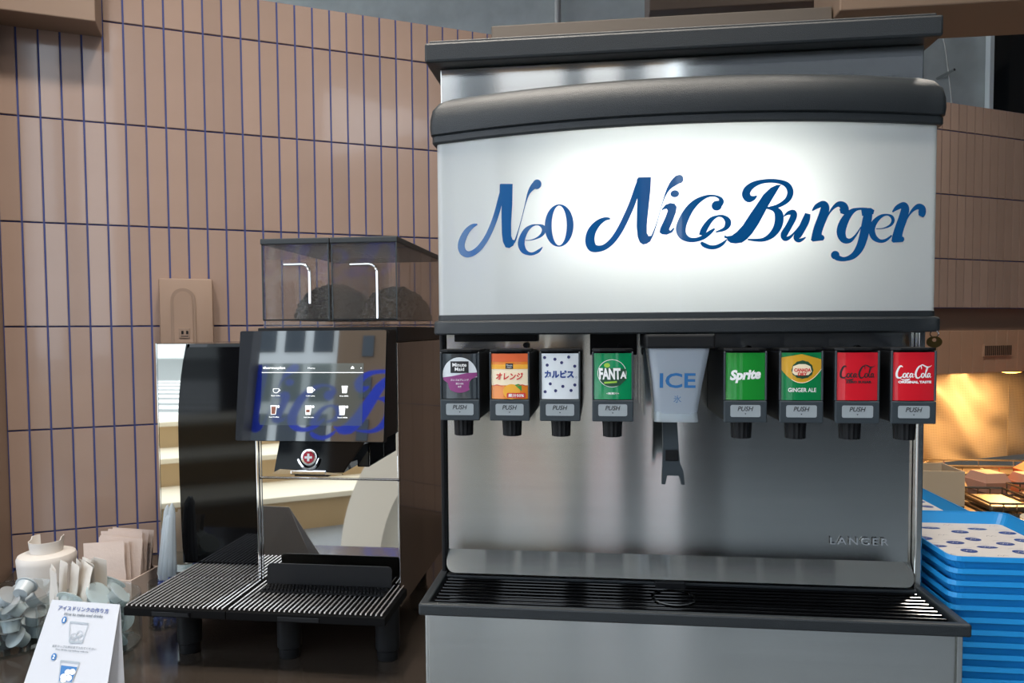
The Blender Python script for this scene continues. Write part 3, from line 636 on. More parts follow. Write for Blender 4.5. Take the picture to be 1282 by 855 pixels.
for ch, shapes in LOGO:
    mesh_obj('letter', join_layers(logo_letter(shapes), on_sign, .012), 'logo_blue', sign)

# lid
MB().box(-.2785, .5115, 1.16, 1.80, 1.113, 1.1445, .004).build('lid', 'black_plastic', sd)
MB().box(-.272, .505, 1.168, 1.79, 1.1446, 1.15, .002).build('lid_top', 'black_plastic', sd)
# fixings under the sign
for x0, x1, y0, z0, m in ((-.235, -.099, 1.165, .661, 'matt_black'), (-.0135, .062, 1.18, .638, 'matt_black'), (.184, .478, 1.178, .645, 'steel')):
    MB().box(x0, x1, y0, 1.1895, z0, .6722, .001).build('bracket', m, sd)
MB().box(.066, .073, 1.176, 1.1895, .56, .672).build('guide_strip', 'steel', sd)
for x, z in ((-.118, .655), (.035, .652), (.236, .648), (.40, .648)):
    MB().tube([(x, 1.1895, z), (x, 1.172, z)], .0045, 10).build('bolt', 'matt_black', sd, True)

# ------------------------------------------------------------------ valves
LW, LZ0, LZ1, LY = .0268, .5795, .6455, 1.0395     # half width, bottom, top, front of the label plate
def valve(xv):
    v = MB().box(xv - .0293, xv + .0293, 1.043, 1.189, .549, .648, .0025).build('valve', 'matt_black', sd)
    MB().box(xv - .0293, xv + .0293, 1.0375, 1.0428, .5475, .5785, .0015).build('push_lever', 'slate_plastic', v)
    for s in (-1, 1):
        MB().box(xv + s * .0281 - .0012, xv + s * .0281 + .0012, 1.0385, 1.0428, .579, .6475, .0006, 1).build('frame_edge', 'slate_plastic', v)
    MB().prism([(xv - .0293, 1.043), (xv - .018, 1.037), (xv + .018, 1.037), (xv + .0293, 1.043), (xv + .0293, 1.1), (xv - .0293, 1.1)], lambda x, y: (x, y, .6482), lambda x, y: (x, y, .6515), .0008).build('top_cap', 'matt_black', v)
    pr = Print().rrect(-.0205, .0205, .5555, .5725, .0025).build('push_plate', 'push_grey', v, lambda x, z: (xv + x, 1.0371, z))
    Print().text('PUSH', 0, .5672, h=.0066, wd=.0215, shear=.25, bold=.012).poly([(-.0012, .5608), (.0012, .5608), (0, .5589)]).build('push_lettering', 'ink_black', v, lambda x, z: (xv + x, 1.0368, z))
    MB().lathe([(.0118, .522), (.0135, .5225), (.0142, .540), (.0150, .5486)], (xv, 1.068, 0), 28, True, True, .035).build('nozzle', 'matt_black', v)
    return v
def lab(xv, eps=0):
    Rl = LW * LW / (2 * .0028)
    def f(x, z): return (xv + x, LY + .0 + (Rl - sqrt(Rl * Rl - x * x)) - eps - .0015, z)
    return f
def plate(v, xv, m):
    return Print().rect(-LW, LW, LZ0, LZ1).build('label_plate', m, v, lab(xv), .004)
U = .001
def ink(v, xv, m, p, lay=1, name='print'):
    return p.build(name, m, v, lab(xv, .00018 * lay), .003)
def zc(t): return LZ0 + (LZ1 - LZ0) * t
XV = [-.2021, -.1285, -.0552, .0203, .2045, .2799, .354, .4272]
V = [valve(x) for x in XV]
# mixed-fruit label: white and purple disc on charcoal
v, x = V[0], XV[0]; plate(v, x, 'label_charcoal')
cz = .6145
def circ(a0, a1, r=.0258, n=20): return [(r * cos(radians(a0 + (a1 - a0) * k / n)), cz + r * sin(radians(a0 + (a1 - a0) * k / n))) for k in range(n + 1)]
ink(v, x, 'label_white', Print().poly(circ(-8, 188)), 1, 'label_disc')
ink(v, x, 'ink_purple', Print().poly([(-.0255, cz - .0036), (-.012, cz - .002), (0, cz + .0005), (.012, cz + .003), (.0256, cz + .0035)] + [(.0256, cz - .002), (.018, cz - .006), (.0145, cz - .010), (.0135, cz - .018)] + circ(-56, -124, .0262, 8) + [(-.0165, cz - .018), (-.018, cz - .012), (-.0245, cz - .0075)]), 2)
ink(v, x, 'ink_black', Print().rect(-.0135, .0135, cz + .003, cz + .020), 3)
ink(v, x, 'ink_white', Print().text('Minute', 0, cz + .0148, h=.0055, wd=.021, bold=.02).text('Maid', 0, cz + .0085, h=.0052, wd=.014, bold=.02).text('カシス&ブレンド', 0, cz - .0072, h=.0032, wd=.027, bold=.015).text('果汁10%', 0, cz - .0128, h=.003, bold=.015).text('未満', 0, cz - .0172, h=.0026, bold=.015), 4, 'lettering')
# orange
v, x = V[1], XV[1]; plate(v, x, 'label_orange')
ink(v, x, 'ink_cream', Print().rect(-LW, LW, zc(.30), zc(.66)), 1); ink(v, x, 'ink_orange', Print().rect(-LW, LW, zc(.82), LZ1), 1, 'top_band')
ink(v, x, 'ink_fruit', Print().disc(.003, zc(.16), .0125, .011).rect(-LW, LW, zc(.66), zc(.76)), 2, 'fruit_print')
ink(v, x, 'ink_leaf', Print().poly([(.008, zc(.31)), (.012, zc(.25)), (.018, zc(.17)), (.0175, zc(.30)), (.013, zc(.335))]), 3)
ink(v, x, 'ink_black', Print().rect(-.0055, .0055, zc(.665), zc(.785)), 3)
ink(v, x, 'ink_red', Print().text('オレンジ', 0, zc(.50), h=.0105, wd=.040, shear=.1, bold=.035).stroke([(-.024, zc(.29), .0008), (-.018, zc(.31), .0012), (-.010, zc(.275), .0006)]).stroke([(.012, zc(.29), .0006), (.019, zc(.31), .0012), (.025, zc(.27), .0008)]).rrect(-.004, .0235, zc(.02), zc(.135), .002), 4, 'lettering')
ink(v, x, 'ink_white', Print().text('果汁50%', .0095, zc(.078), h=.0052, wd=.023, bold=.03).text('Minute', 0, zc(.745), h=.0022, wd=.009).text('Maid', 0, zc(.70), h=.0022, wd=.0065), 5, 'lettering')
# white with navy dots
v, x = V[2], XV[2]; plate(v, x, 'label_white')
p = Print()
for a, b in ((.09, .91), (.37, .875), (.74, .92), (.55, .80), (.16, .745), (.90, .72), (.24, .335), (.58, .28), (.90, .31), (.10, .16), (.385, .185), (.80, .19)):
    p.disc(-LW + a * 2 * LW, zc(b), .0023, n=16)
ink(v, x, 'ink_dot', p, 1, 'dots')
ink(v, x, 'ink_navy', Print().text('カルピス', -.001, zc(.545), h=.0112, wd=.043, bold=.055).ring(.0235, zc(.475), .0012, .0012, .0235, zc(.475), .0009, .0009, 12), 2, 'lettering')
# green with slanted word in a roundel
v, x = V[3], XV[3]; plate(v, x, 'label_green')
ink(v, x, 'ink_white', Print().ring(-.001, zc(.565), .0205, .0200, -.001, zc(.565), .0198, .0193), 1)
ink(v, x, 'ink_darkgreen', Print().poly([(-.0185, zc(.42)), (-.010, zc(.30)), (0, zc(.275)), (.010, zc(.30)), (.018, zc(.42)), (.019, zc(.66)), (-.018, zc(.68))]), 2)
ink(v, x, 'ink_lime', Print().disc(-.008, zc(.74), .0042, .0032).poly([(-.012, zc(.34)), (.006, zc(.36)), (.006, zc(.40)), (-.012, zc(.38))]), 3)
ink(v, x, 'ink_white', Print().text('FANT', -.0042, zc(.555), h=.0165, wd=.0305, shear=-.05, bold=.045).text('A', .0152, zc(.53), h=.0105, wd=.009, bold=.045).text('<無果汁>', 0, zc(.13), h=.0034, wd=.018, bold=.02), 4, 'lettering')
# bright green with slanted white word
v, x = V[4], XV[4]; plate(v, x, 'label_sprite')
ink(v, x, 'ink_white', Print().text('Sprite', 0, zc(.51), h=.0185, wd=.0425, shear=.25, bold=.05, rot=.06), 1, 'lettering')
# green and yellow with a shield
v, x = V[5], XV[5]; plate(v, x, 'label_ginger')
arc = [(-LW + 2 * LW * k / 16, zc(.36) + .019 * (2 * k / 16 - 1) ** 2) for k in range(17)]
ink(v, x, 'label_yellow', Print().poly(arc + [(LW, zc(.86)), (0, zc(.97)), (-LW, zc(.90))]), 1)
ink(v, x, 'ink_cream', Print().stroke([(a, b + .0004, .0009) for a, b in arc[4:]], 2), 2)
ink(v, x, 'ink_darkgreen', Print().poly([(.0145 * cos(t) * (1 + .03 * cos(12 * t)) + .001, zc(.63) + (.0115 if sin(t) < 0 else .0135) * sin(t) * (1 + .03 * cos(12 * t))) for t in [2 * pi * k / 40 for k in range(40)]]), 3, 'shield')
ink(v, x, 'ink_cream', Print().poly([(-.0125, zc(.58)), (-.009, zc(.53)), (.009, zc(.53)), (.0135, zc(.60)), (.0115, zc(.715)), (.005, zc(.76)), (-.004, zc(.76)), (-.0115, zc(.715))]), 4)
ink(v, x, 'ink_red', Print().text('CANADA', .001, zc(.635), h=.005, wd=.0225, bold=.05).text('DRY', .001, zc(.55), h=.0046, wd=.0125, bold=.05), 5, 'lettering')
ink(v, x, 'ink_white', Print().text('GINGER ALE', .001, zc(.215), h=.0058, wd=.0375, bold=.015), 5, 'lettering')
# two red labels with a script name
SCRIPT = [  # 100 units wide
 [(19, 30, 1.5), (14, 33, 4.5), (9, 28, 5), (4, 16, 5.5), (4, 4, 5.5), (10, 0, 4.5), (17, 3, 2.5), (22, 9, 1.2)],
 [(26, 13, 2), (22, 11, 3.5), (20, 5, 4), (23, 1, 3.2), (27, 4, 3.6), (28, 10, 3), (25, 13.5, 1.5)],
 [(36, 12, 2.5), (33, 13, 3), (30.5, 7, 3.8), (31.5, 2, 3.4), (36, 3, 1.6), (39, 7, 1.2)],
 [(45, 12, 2), (41, 12, 3), (38.5, 6, 3.8), (40, 1.5, 3), (44, 6, 1.5), (46, 12, 3), (45, 4, 3.2), (47, 1.5, 2), (50, 5, 1)],
 [(50, 9.5, 2.2), (54, 9.5, 2.2)],
 [(70, 24, 1.5), (69, 32, 3), (64, 32, 4), (58, 24, 5), (54, 12, 5.5), (56, 2, 5), (62, 0, 4), (68, 5, 1.8), (71, 10, 1.2)],
 [(75, 13, 2), (71.5, 11, 3.5), (70, 5, 4), (73, 1, 3.2), (77, 4, 3.6), (78, 10, 3), (75, 13.5, 1.5)],
 [(79, 6, 1.2), (84, 16, 1.5), (88, 28, 2.5), (86, 31, 2), (83, 20, 3), (81.5, 6, 3.5), (84, 1.5, 2.5), (87, 5, 1)],
 [(94, 12, 2), (90, 12, 3), (87.5, 6, 3.8), (89, 1.5, 3), (93, 6, 1.5), (95, 12, 3), (94, 4, 3.2), (96, 1.5, 2), (99, 4, 1)],
 [(66, 33, 1.5), (72, 36, 3), (79, 33, 4), (86, 30, 3.5), (94, 31, 2.5), (99, 35, 1)],
 [(12, -1, 1), (20, -5, 2.5), (30, -6, 3.4), (38, -3, 3), (33, -3.5, 1.5), (26, -2.5, 1)],
]
def script(p, cx, cz_, wd):
    k = wd / 100
    for s in SCRIPT: p.stroke([(cx + (a - 50) * k, cz_ + (b - 14) * k * 1.05, c * k) for a, b, c in s], 5)
    return p
for i, m, sub, sw in ((6, 'ink_black', 'ZERO SUGAR', .0345), (7, 'ink_white', 'ORIGINAL TASTE', .043)):
    v, x = V[i], XV[i]; plate(v, x, 'label_red')
    ink(v, x, m, script(Print(), 0, zc(.575), .047), 1, 'lettering')
    ink(v, x, m, Print().text(sub, .0005 + .001, zc(.385), h=.0036, wd=sw, bold=.06), 1, 'lettering')

# ice chute
ic = MB().box(.0665, .162, 1.03, 1.189, .6525, .672, .003).build('ice_chute_mount', 'matt_black', sd)
rings = []
def rr(x0, x1, y0, y1, z, r=.01):
    pts = []
    for cx, cy, a0 in ((x1 - r, y1 - r, 0), (x0 + r, y1 - r, 90), (x0 + r, y0 + r, 180), (x1 - r, y0 + r, 270)):
        for k in range(5):
            a = radians(a0 + 22.5 * k); pts.append((cx + r * cos(a), cy + r * sin(a), z))
    return pts
ch = MB().loft([rr(.0715, .1565, 1.035, 1.125, .652), rr(.0775, .147, 1.040, 1.118, .60), rr(.0815, .1395, 1.046, 1.112, .5485), rr(.083, .138, 1.048, 1.11, .5465), rr(.086, .135, 1.05, 1.107, .549), rr(.081, .144, 1.043, 1.115, .60), rr(.0745, .1535, 1.038, 1.122, .652)]).build('ice_chute', 'ice_frost', sd, True)
ice_f = lambda x, z: (.112 + x, 1.0345 + (.652 - z) * .105, z)
Print().text('ICE', -.0005, .6065, h=.0215, wd=.050, bold=.02).build('lettering', 'ice_blue', ch, ice_f)
Print().text('氷', -.0005, .580, h=.0105).build('lettering', 'ice_blue', ch, ice_f)
MB().loft([rr(.080, .141, 1.045, 1.113, .562, .009), rr(.0795, .142, 1.044, 1.114, .5465, .009)]).build('chute_rim', 'pod_clear', ch, True)
MB().box(.0655, .0695, 1.07, 1.13, .553, .651, .001).build('chute_guard', 'jar_clear', sd)
lv = MB()
lv.prism([(.0945, .55), (.1155, .55), (.1185, .50), (.1195, .48), (.1255, .468), (.1275, .4475), (.1225, .4475), (.1205, .462), (.101, .462), (.099, .4475), (.094, .4475), (.0945, .468), (.0965, .482), (.0955, .51)], lambda x, z: (x, 1.085 + (.55 - z) * .02, z), lambda x, z: (x, 1.097 + (.55 - z) * .02, z), .001)
lv.build('ice_lever', 'slate_plastic', sd)
MB().box(.0985, .1175, 1.083, 1.0845, .484, .5, .001).build('lever_pad', 'matt_black', sd)

ky = empty('key', (.4945, 1.135, .63), 'small tarnished key hanging from the sign trim beside the red valves', 'key')
ring = [(.4945 + .006 * cos(2 * pi * k / 20), 1.135, .6695 + .005 * sin(2 * pi * k / 20)) for k in range(21)]
MB().tube(ring, .0008, 6).build('key_ring', 'chrome', ky, True)
rings = []
for k in range(24):
    a = 2 * pi * k / 24
    rings.append([(.4945 + rx * cos(a), y, .6575 + rz * sin(a) + dz) for rx, rz, dz, y in ((.0108, .0085, 0, 1.134), (.0108, .0085, 0, 1.1365), (.0035, .0028, .003, 1.1365), (.0035, .0028, .003, 1.134))])
MB().loft(rings + [rings[0]], True).build('bow', 'brass', ky)
MB().prism([(.492, .651), (.497, .651), (.497, .637), (.4985, .634), (.497, .631), (.4985, .628), (.497, .624), (.4935, .622), (.492, .626)], lambda x, z: (x, 1.1343, z), lambda x, z: (x, 1.1362, z)).build('blade', 'brass', ky)
# ------------------------------------------------------------------ coffee machine
cm = empty('coffee_machine', (-.70, 1.6, 0), 'mirror-fronted coffee machine with touch screen, two bean hoppers and wide drip grille', 'coffee machine')
MB().box(-.7435, -.4255, 1.503, 1.97, .078, .655, .003).build('body', 'brown_side', cm)
MB().box(-.742, -.427, 1.505, 1.96, .6555, .688, .002).build('body_top', 'matt_black', cm)
def mirror_panel(z0, z1):
    p = MB().box(-.736, -.4295, 1.4985, 1.5025, z0, z1).build('front_panel', 'mirror', cm)
    for a in ((-.7405, -.7362, z0, z1), (-.4293, -.4258, z0, z1)): MB().box(a[0], a[1], 1.4965, 1.5025, a[2], a[3], .0008).build('panel_edge', 'chrome', p)
    MB().box(-.7405, -.4258, 1.4965, 1.5025, z0 - .0028, z0 - .0002, .0008).build('panel_edge', 'chrome', p)
    return p
mirror_panel(.3615, .653); mirror_panel(.105, .3565)
MB().box(-.7475, -.7412, 1.494, 1.6, .13, .655, .001).build('front_post', 'chrome', cm)
MB().box(-1.052, -.7485, 1.6165, 1.97, .09, .6535, .002).build('side_unit', 'brown_side', cm)
MB().box(-1.0505, -.9, 1.6135, 1.616, .10, .652).build('side_mirror', 'mirror', cm)
MB().box(-1.053, -1.0508, 1.6125, 1.6165, .095, .6535).build('mirror_edge', 'chrome', cm)
zs = [.131 + (.652 - .131) * k / 14 for k in range(15)]
left = [(-.9805 - .004 * sin(pi * (z - .131) / .521) + (max(0, z - .45) / .2) ** 2 * .021, z) for z in zs]
MB().prism([(-.749, .131)] + left + [(-.749, .652)], lambda x, z: (x, 1.585, z), lambda x, z: (x, 1.613, z), .007).build('side_door', 'gloss_black', cm, True)
MB().tube([(x - .0003, 1.5895, z) for x, z in left], .0018, 6).build('door_seal', 'slate_plastic', cm, True)

# drip grille
tr = MB(); tr.box(-.955, -.737, 1.33, 1.606, .108, .1255, .002)
trl = tr.build('drip_tray', 'tray_well', cm)
trr = MB().box(-.736, -.4105, 1.33, 1.493, .108, .1255, .002).build('drip_tray', 'tray_well', cm)
def grille(x0, x1, y0, y1, parent):
    mb = MB(); n = int(round((x1 - x0) / .0104))
    for k in range(n):
        x = x0 + (k + .5) * (x1 - x0) / n
        mb.tube([(x, y0, .1285), (x, y0 + .0015, .1305), (x, y1, .1305)], .0017, 6)
    mb.build('grille', 'bar_steel', parent, True, kind='stuff')
grille(-.953, -.739, 1.331, 1.495, trl); grille(-.953, -.75, 1.497, 1.604, trl); grille(-.734, -.413, 1.331, 1.492, trr)
for x0, x1, p in ((-.893, -.81, trl), (-.628, -.543, trr)):
    MB().box(x0, x1, 1.3285, 1.331, .1105, .1195, .0005).build('grip_slot', 'gloss_black', p)
for x, y in ((-.868, 1.42), (-.645, 1.42), (-.436, 1.43), (-.868, 1.9), (-.49, 1.9)):
    MB().lathe([(.021, .0005), (.0215, .004), (.0215, .02), (.025, .023), (.025, .1079)], (x, y, 0), 24).build('foot', 'matt_black', cm, True)
MB().box(-.44, -.427, 1.38, 1.502, .095, .112, .002).build('tray_arm', 'matt_black', cm)
sg = []
for cx, cz_, a0 in ((-.443, .172, 0), (-.703, .172, 90)):
    for k in range(6):
        a = radians(a0 + 18 * k); sg.append((cx + .008 * cos(a), cz_ + .008 * sin(a)))
sg = [(-.435, .136)] + sg + [(-.711, .136)]
gd = MB().prism(sg, lambda x, z: (x, 1.4585 + (z - .136) * .1, z), lambda x, z: (x, 1.462 + (z - .136) * .1, z), .0008).build('splash_guard', 'matt_black', cm)
mb = MB(); mb.box(-.708, -.44, 1.42, 1.458, .1327, .1345)
for r in range(3):
    for k in range(34):
        x = -.704 + k * .0078 + (.0039 if r % 2 else 0); mb.box(x, x + .0048, 1.4235 + r * .0115, 1.4315 + r * .0115, .1345, .1395)
mb.build('guard_mat', 'matt_black', gd)

# touch screen, leaning back
N0 = Vector((-.5575, 1.3305, .4665)); ez = Vector((0, .030, .2165)).normalized(); SH = .2175; nn = Vector((0, -ez.z, ez.y))
def scr(eps): return lambda x, z: tuple(N0 + Vector((x, 0, 0)) + ez * z + nn * eps)
SM2 = Matrix(((1, 0, 0, N0.x), (0, -nn.y, ez.y, N0.y), (0, -nn.z, ez.z, N0.z), (0, 0, 0, 1)))
scn = in_frame(MB().box(-.1505, .1505, .0, .022, 0, SH, .004), SM2, 'touch_screen', 'matt_black', cm)
Print().rrect(-.1495, .1495, .001, SH - .001, .003).build('screen_glass', 'screen_glass', scn, scr(.0004))
def sx(px): return (px - 390.5) / 183 * .301
def sz(py): return (551 - py) / 138.5 * SH
Print().rect(sx(329.5), sx(455), sz(531), sz(464)).build('display_area', 'display', scn, scr(.0008))
Print().rect(sx(329.5), sx(455), sz(465), sz(454)).build('menu_bar', 'display_bar', scn, scr(.0009))
p = Print().text('thermoplan', sx(344.5), sz(460), h=.0062, wd=.046, bold=.03).text('Menu', sx(391), sz(460), h=.0034, wd=.014).rect(sx(329.5), sx(455), sz(466), sz(465.2))
p.poly([(sx(439.5), sz(461)), (sx(443.5), sz(461)), (sx(443.5), sz(459.5)), (sx(441.5), sz(457.5)), (sx(439.5), sz(459.5))]).disc(sx(452), sz(460), .001)
caps = (('Black Coffee', 348, 'cup'), ('Cafe Latte', 391, 'mug'), ('Hot Milk', 432.5, 'glass'))
for name, px, k in caps:
    p.text(name, sx(px), sz(494.5), h=.0022, wd=.018, bold=.02)
p.stroke([(sx(344.5), sz(486), .001), (sx(345), sz(489.5), .001), (sx(348), sz(491), .001), (sx(351), sz(489.5), .001), (sx(351.5), sz(486), .001), (sx(344.5), sz(486), .001)]).stroke([(sx(351.5), sz(487), .0009), (sx(353.5), sz(487.5), .0009), (sx(351.3), sz(489.5), .0009)])
p.rrect(sx(386.5), sx(394), sz(491), sz(483.5), .003).stroke([(sx(394), sz(485.5), .0009), (sx(396.3), sz(487), .0009), (sx(394), sz(489), .0009)])
p.poly([(sx(429), sz(482)), (sx(436.5), sz(482)), (sx(435.5), sz(491)), (sx(430), sz(491))])
for name, px in (('Iced Coffee', 347), ('Iced Cafe Latte', 390), ('Iced Milk', 431.5)):
    p.text(name, sx(px), sz(521), h=.0022, wd=.02, bold=.02)
    p.poly([(sx(px - 5), sz(506.5)), (sx(px + 3), sz(506.5)), (sx(px + 2), sz(518)), (sx(px - 4), sz(518))]).disc(sx(px + 4.8), sz(508), .0026, n=12)
p.build('icons', 'display_white', scn, scr(.0012))
Print().poly([(sx(343), sz(508)), (sx(349), sz(508)), (sx(348.3), sz(517.3)), (sx(343.7), sz(517.3))]).rect(sx(386.5), sx(391), sz(515), sz(511.5)).build('coffee_icon', 'display_brown', scn, scr(.0015))
MB().box(-.455, -.4275, 1.40, 1.4955, .462, .683, .002).build('screen_arm', 'matt_black', cm)
# spout block
sp = MB().prism([(-.640, .402), (-.497, .402), (-.455, .462), (-.63, .462)], lambda x, z: (x, 1.352 + (z - .402) * .1, z), lambda x, z: (x, 1.4975, z), .002).build('spout', 'gloss_black', cm)
MB().prism([(-.642, .3985), (-.497, .3985), (-.499, .4015), (-.625, .4085), (-.6385, .4018)], lambda x, z: (x, 1.349, z), lambda x, z: (x, 1.3515, z)).build('spout_rim', 'chrome', sp)
MB().box(-.605, -.53, 1.3485, 1.42, .397, .4075, .003).build('outlet', 'chrome', sp)
MB().box(-.60, -.53, 1.36, 1.46, .3925, .397).build('outlet_shade', 'matt_black', sp)  # black slab standing in for the shade below the outlet
MB().box(-.485, -.46, 1.40, 1.4975, .405, .46, .002).build('milk_spout', 'gloss_black', cm)
bd = MB().lathe([(.016, 0), (.016, .003), (.013, .004)], (0, 0, 0), 28)
BM_ = Matrix.Translation((-.566, 1.3535, .432)) @ Matrix.Rotation(radians(84), 4, 'X')
badge = in_frame(bd, BM_, 'badge', 'chrome', sp, True)
in_frame(MB().lathe([(.012, .0041), (.011, .0052)], (0, 0, 0), 24), BM_, 'badge_disc', 'badge_red', sp)
in_frame(MB().box(-.0075, .0075, -.0022, .0022, .0053, .0062).box(-.0022, .0022, -.0075, .0075, .0053, .0061), BM_, 'badge_cross', 'ink_white', sp)
MB().tube(catmull([(-.588, 1.352, .428), (-.578, 1.348, .414), (-.566, 1.347, .410), (-.552, 1.348, .415), (-.545, 1.352, .43)]), .0028, 8).build('badge_wing', 'chrome', sp, True)

# bean hoppers
def hopper(x0, x1, fill):
    y0, y1, z0, z1 = 1.503, 1.955, .7045, .8685
    h = MB()
    t = .0025
    h.box(x0, x1, y0, y0 + t, z0, z1); h.box(x0, x1, y1 - t, y1, z0, z1); h.box(x0, x0 + t, y0 + t, y1 - t, z0, z1); h.box(x1 - t, x1, y0 + t, y1 - t, z0, z1)
    hp = h.build('hopper', 'hopper_clear', cm)
    MB().box(x0 - .0025, x1 + .0025, y0 - .003, y1 + .004, .8688, .8815, .002).build('hopper_lid', 'black_plastic', hp)
    MB().box(x0, x1, y0, y1, .6885, .7042, .002).build('hopper_base', 'hopper_clear', hp)
    MB().box(x0 + .0015, x1 - .0015, y0 - .0012, y0 + .002, .7035, .7065).build('base_line', 'matt_black', hp)
    for x in (x0 + .0008, x1 - .0008):
        MB().box(x - .0012, x + .0012, y0 - .0012, y0 + .0012, .704, .8685).build('corner_edge', 'slate_plastic', hp)
    MB().box(x0 + .004, x1 - .004, y0 + .01, y0 + .02, .838, .866).build('inner_lip', 'hopper_clear', hp)
    # beans: a heap with a lumpy skin
    b = bmesh.new(); bmesh.ops.create_icosphere(b, subdivisions=5, radius=1)
    rnd = random.Random(int(x0 * -1000))
    from mathutils import noise
    for v in b.verts:
        d = 1 + .10 * noise.noise(v.co * 9) + .06 * noise.noise(v.co * 18 + Vector((x0 * 9, 0, 0)))
        v.co = Vector((v.co.x * (x1 - x0) * .47 * min(d, 1.05), v.co.y * .2 * min(d, 1.05), max(v.co.z, 0) * fill * d))
    me = bpy.data.meshes.new('beans'); b.to_mesh(me); b.free()
    cx_ = (x0 + x1) / 2 + (.008 if fill > .06 else -.006)
    lim = (x1 - x0) / 2 - .004
    for v in me.vertices:
        v.co.x = max(x0 + .003 - cx_, min(x1 - .003 - cx_, v.co.x))
    o = mesh_obj('beans', me, 'beans', hp, Matrix.Translation((cx_, 1.74, .7055)))
    tag(o, kind='stuff')
    return hp
ha = hopper(-.728, -.5765, .088); hb = hopper(-.5705, -.4265, .080)
def handle(hp, x0, x1, z0, z1):
    r = .018
    pts = [(x0, 1.497, z1), (x1 - r, 1.497, z1)] + [(x1 - r + r * sin(a), 1.497, z1 - r + r * cos(a)) for a in [pi / 2 * k / 6 for k in range(1, 7)]] + [(x1, 1.497, z0)]
    MB().tube(pts, .0032, 10).build('handle', 'chrome', hp, True)
handle(ha, -.675, -.6175, .740, .8245); handle(hb, -.527, -.4675, .7065, .822)

# ------------------------------------------------------------------ blue trays
def tray_mesh(wd, d, h=.0235, lip=.007):
    def ring(ix, z, r=.016):
        x0, x1, y0, y1 = -wd / 2 + ix, wd / 2 - ix, -d / 2 + ix, d / 2 - ix; pts = []
        for cx, cy, a0 in ((x1 - r, y1 - r, 0), (x0 + r, y1 - r, 90), (x0 + r, y0 + r, 180), (x1 - r, y0 + r, 270)):
            for k in range(5):
                a = radians(a0 + 22.5 * k); pts.append((cx + r * cos(a), cy + r * sin(a), z))
        return pts
    mb = MB(); mb.loft([ring(.012, 0), ring(.007, h - .009), ring(.0015, h - .0085), ring(0, h - .007), ring(.0008, h), ring(.003, h), ring(.0035, h - .002), ring(.0145, .003)], True, True, True)
    return mb.mesh('tray')
TW, TD = .224, .285
tmesh = tray_mesh(TW, TD)
NT = 17; DZ = .01845
def stack(cx, cy, n, ztop, label, label_top, grp, rz=0):
    for k in range(n):
        z = ztop - .0235 - (n - 1 - k) * DZ
        o = mesh_obj('serving_tray', tmesh, 'tray_blue', None, Matrix.Translation((cx, cy, z)) @ Matrix.Rotation(rz + radians(random.uniform(-.4, .4)), 4, 'Z'))
        if k < n - 1: tag(o, label, 'tray', grp)
        else: tag(o, label_top, 'tray')
for p_ in tmesh.polygons: p_.use_smooth = False
stack(.632, 1.272, NT, .338, 'blue plastic tray in the taller stack beside the dispenser drip tray', 'topmost blue tray of the taller stack, lined with logo paper', 'blue trays in the taller stack')
stack(.648, 1.662, 15, .300, 'blue plastic tray in the lower stack beside the dispenser side', 'topmost blue tray of the lower stack, lined with logo paper', 'blue trays in the lower stack')
def liner(cx, cy, z, label):
    o = MB().box(cx - TW / 2 + .0155, cx + TW / 2 - .0155, cy - TD / 2 + .0155, cy + TD / 2 - .0155, z, z + .0006).build('paper_liner', 'liner_paper', label=label, cat='paper')
    q = Print(); f = lambda e: (lambda x, y: (cx + x, cy + y, z + .0006 + e))
    for i in range(5):
        for j in range(6):
            x = -.078 + .039 * i; y = -.112 + .045 * j + (.022 if i % 2 else 0)
            if y > .115: continue
            k = (i * 2 + j * 3) % 4; p = Print()
            if k == 0: p.disc(x, y, .0145, .0095, 20, .1)
            elif k == 1: p.disc(x, y, .0125, .0105, 20)
            elif k == 2:
                p.poly([(x - .017, y), (x - .012, y + .005), (x, y + .0075), (x + .012, y + .005), (x + .017, y), (x + .012, y - .005), (x, y - .0075), (x - .012, y - .005)])
            else: q.stroke([(x - .008, y - .003, .0006), (x - .004, y + .003, .0008), (x, y - .002, .0006), (x + .004, y + .003, .0008), (x + .009, y - .001, .0006)])
            if k != 3: p.build('printed_logo', 'ink_navy', o, f(.0002))
            if k != 3: q.stroke([(x - .012, y + .016, .0004), (x - .006, y + .018, .0006), (x + .004, y + .0165, .0005), (x + .012, y + .0185, .0004)], 3)
    q.build('printed_script', 'ink_grey', o, f(.0002), kind='stuff')
    w_ = Print()
    for i in range(5):
        for j in range(6):
            x = -.078 + .039 * i; y = -.112 + .045 * j + (.022 if i % 2 else 0)
            if y > .115 or (i * 2 + j * 3) % 4 == 3: continue
            w_.stroke([(x - .008, y + .001, .001), (x - .005, y - .002, .0014), (x - .001, y + .003, .001), (x + .002, y - .002, .0014), (x + .005, y + .002, .001), (x + .009, y, .001)], 3)
    w_.build('logo_lines', 'liner_paper', o, f(.0004), kind='stuff')
liner(.632, 1.272, .338 - .0235 + .0035, 'white paper with blue oval logos lining the taller tray stack')
liner(.648, 1.662, .300 - .0235 + .0035, 'white paper with blue oval logos lining the lower tray stack')

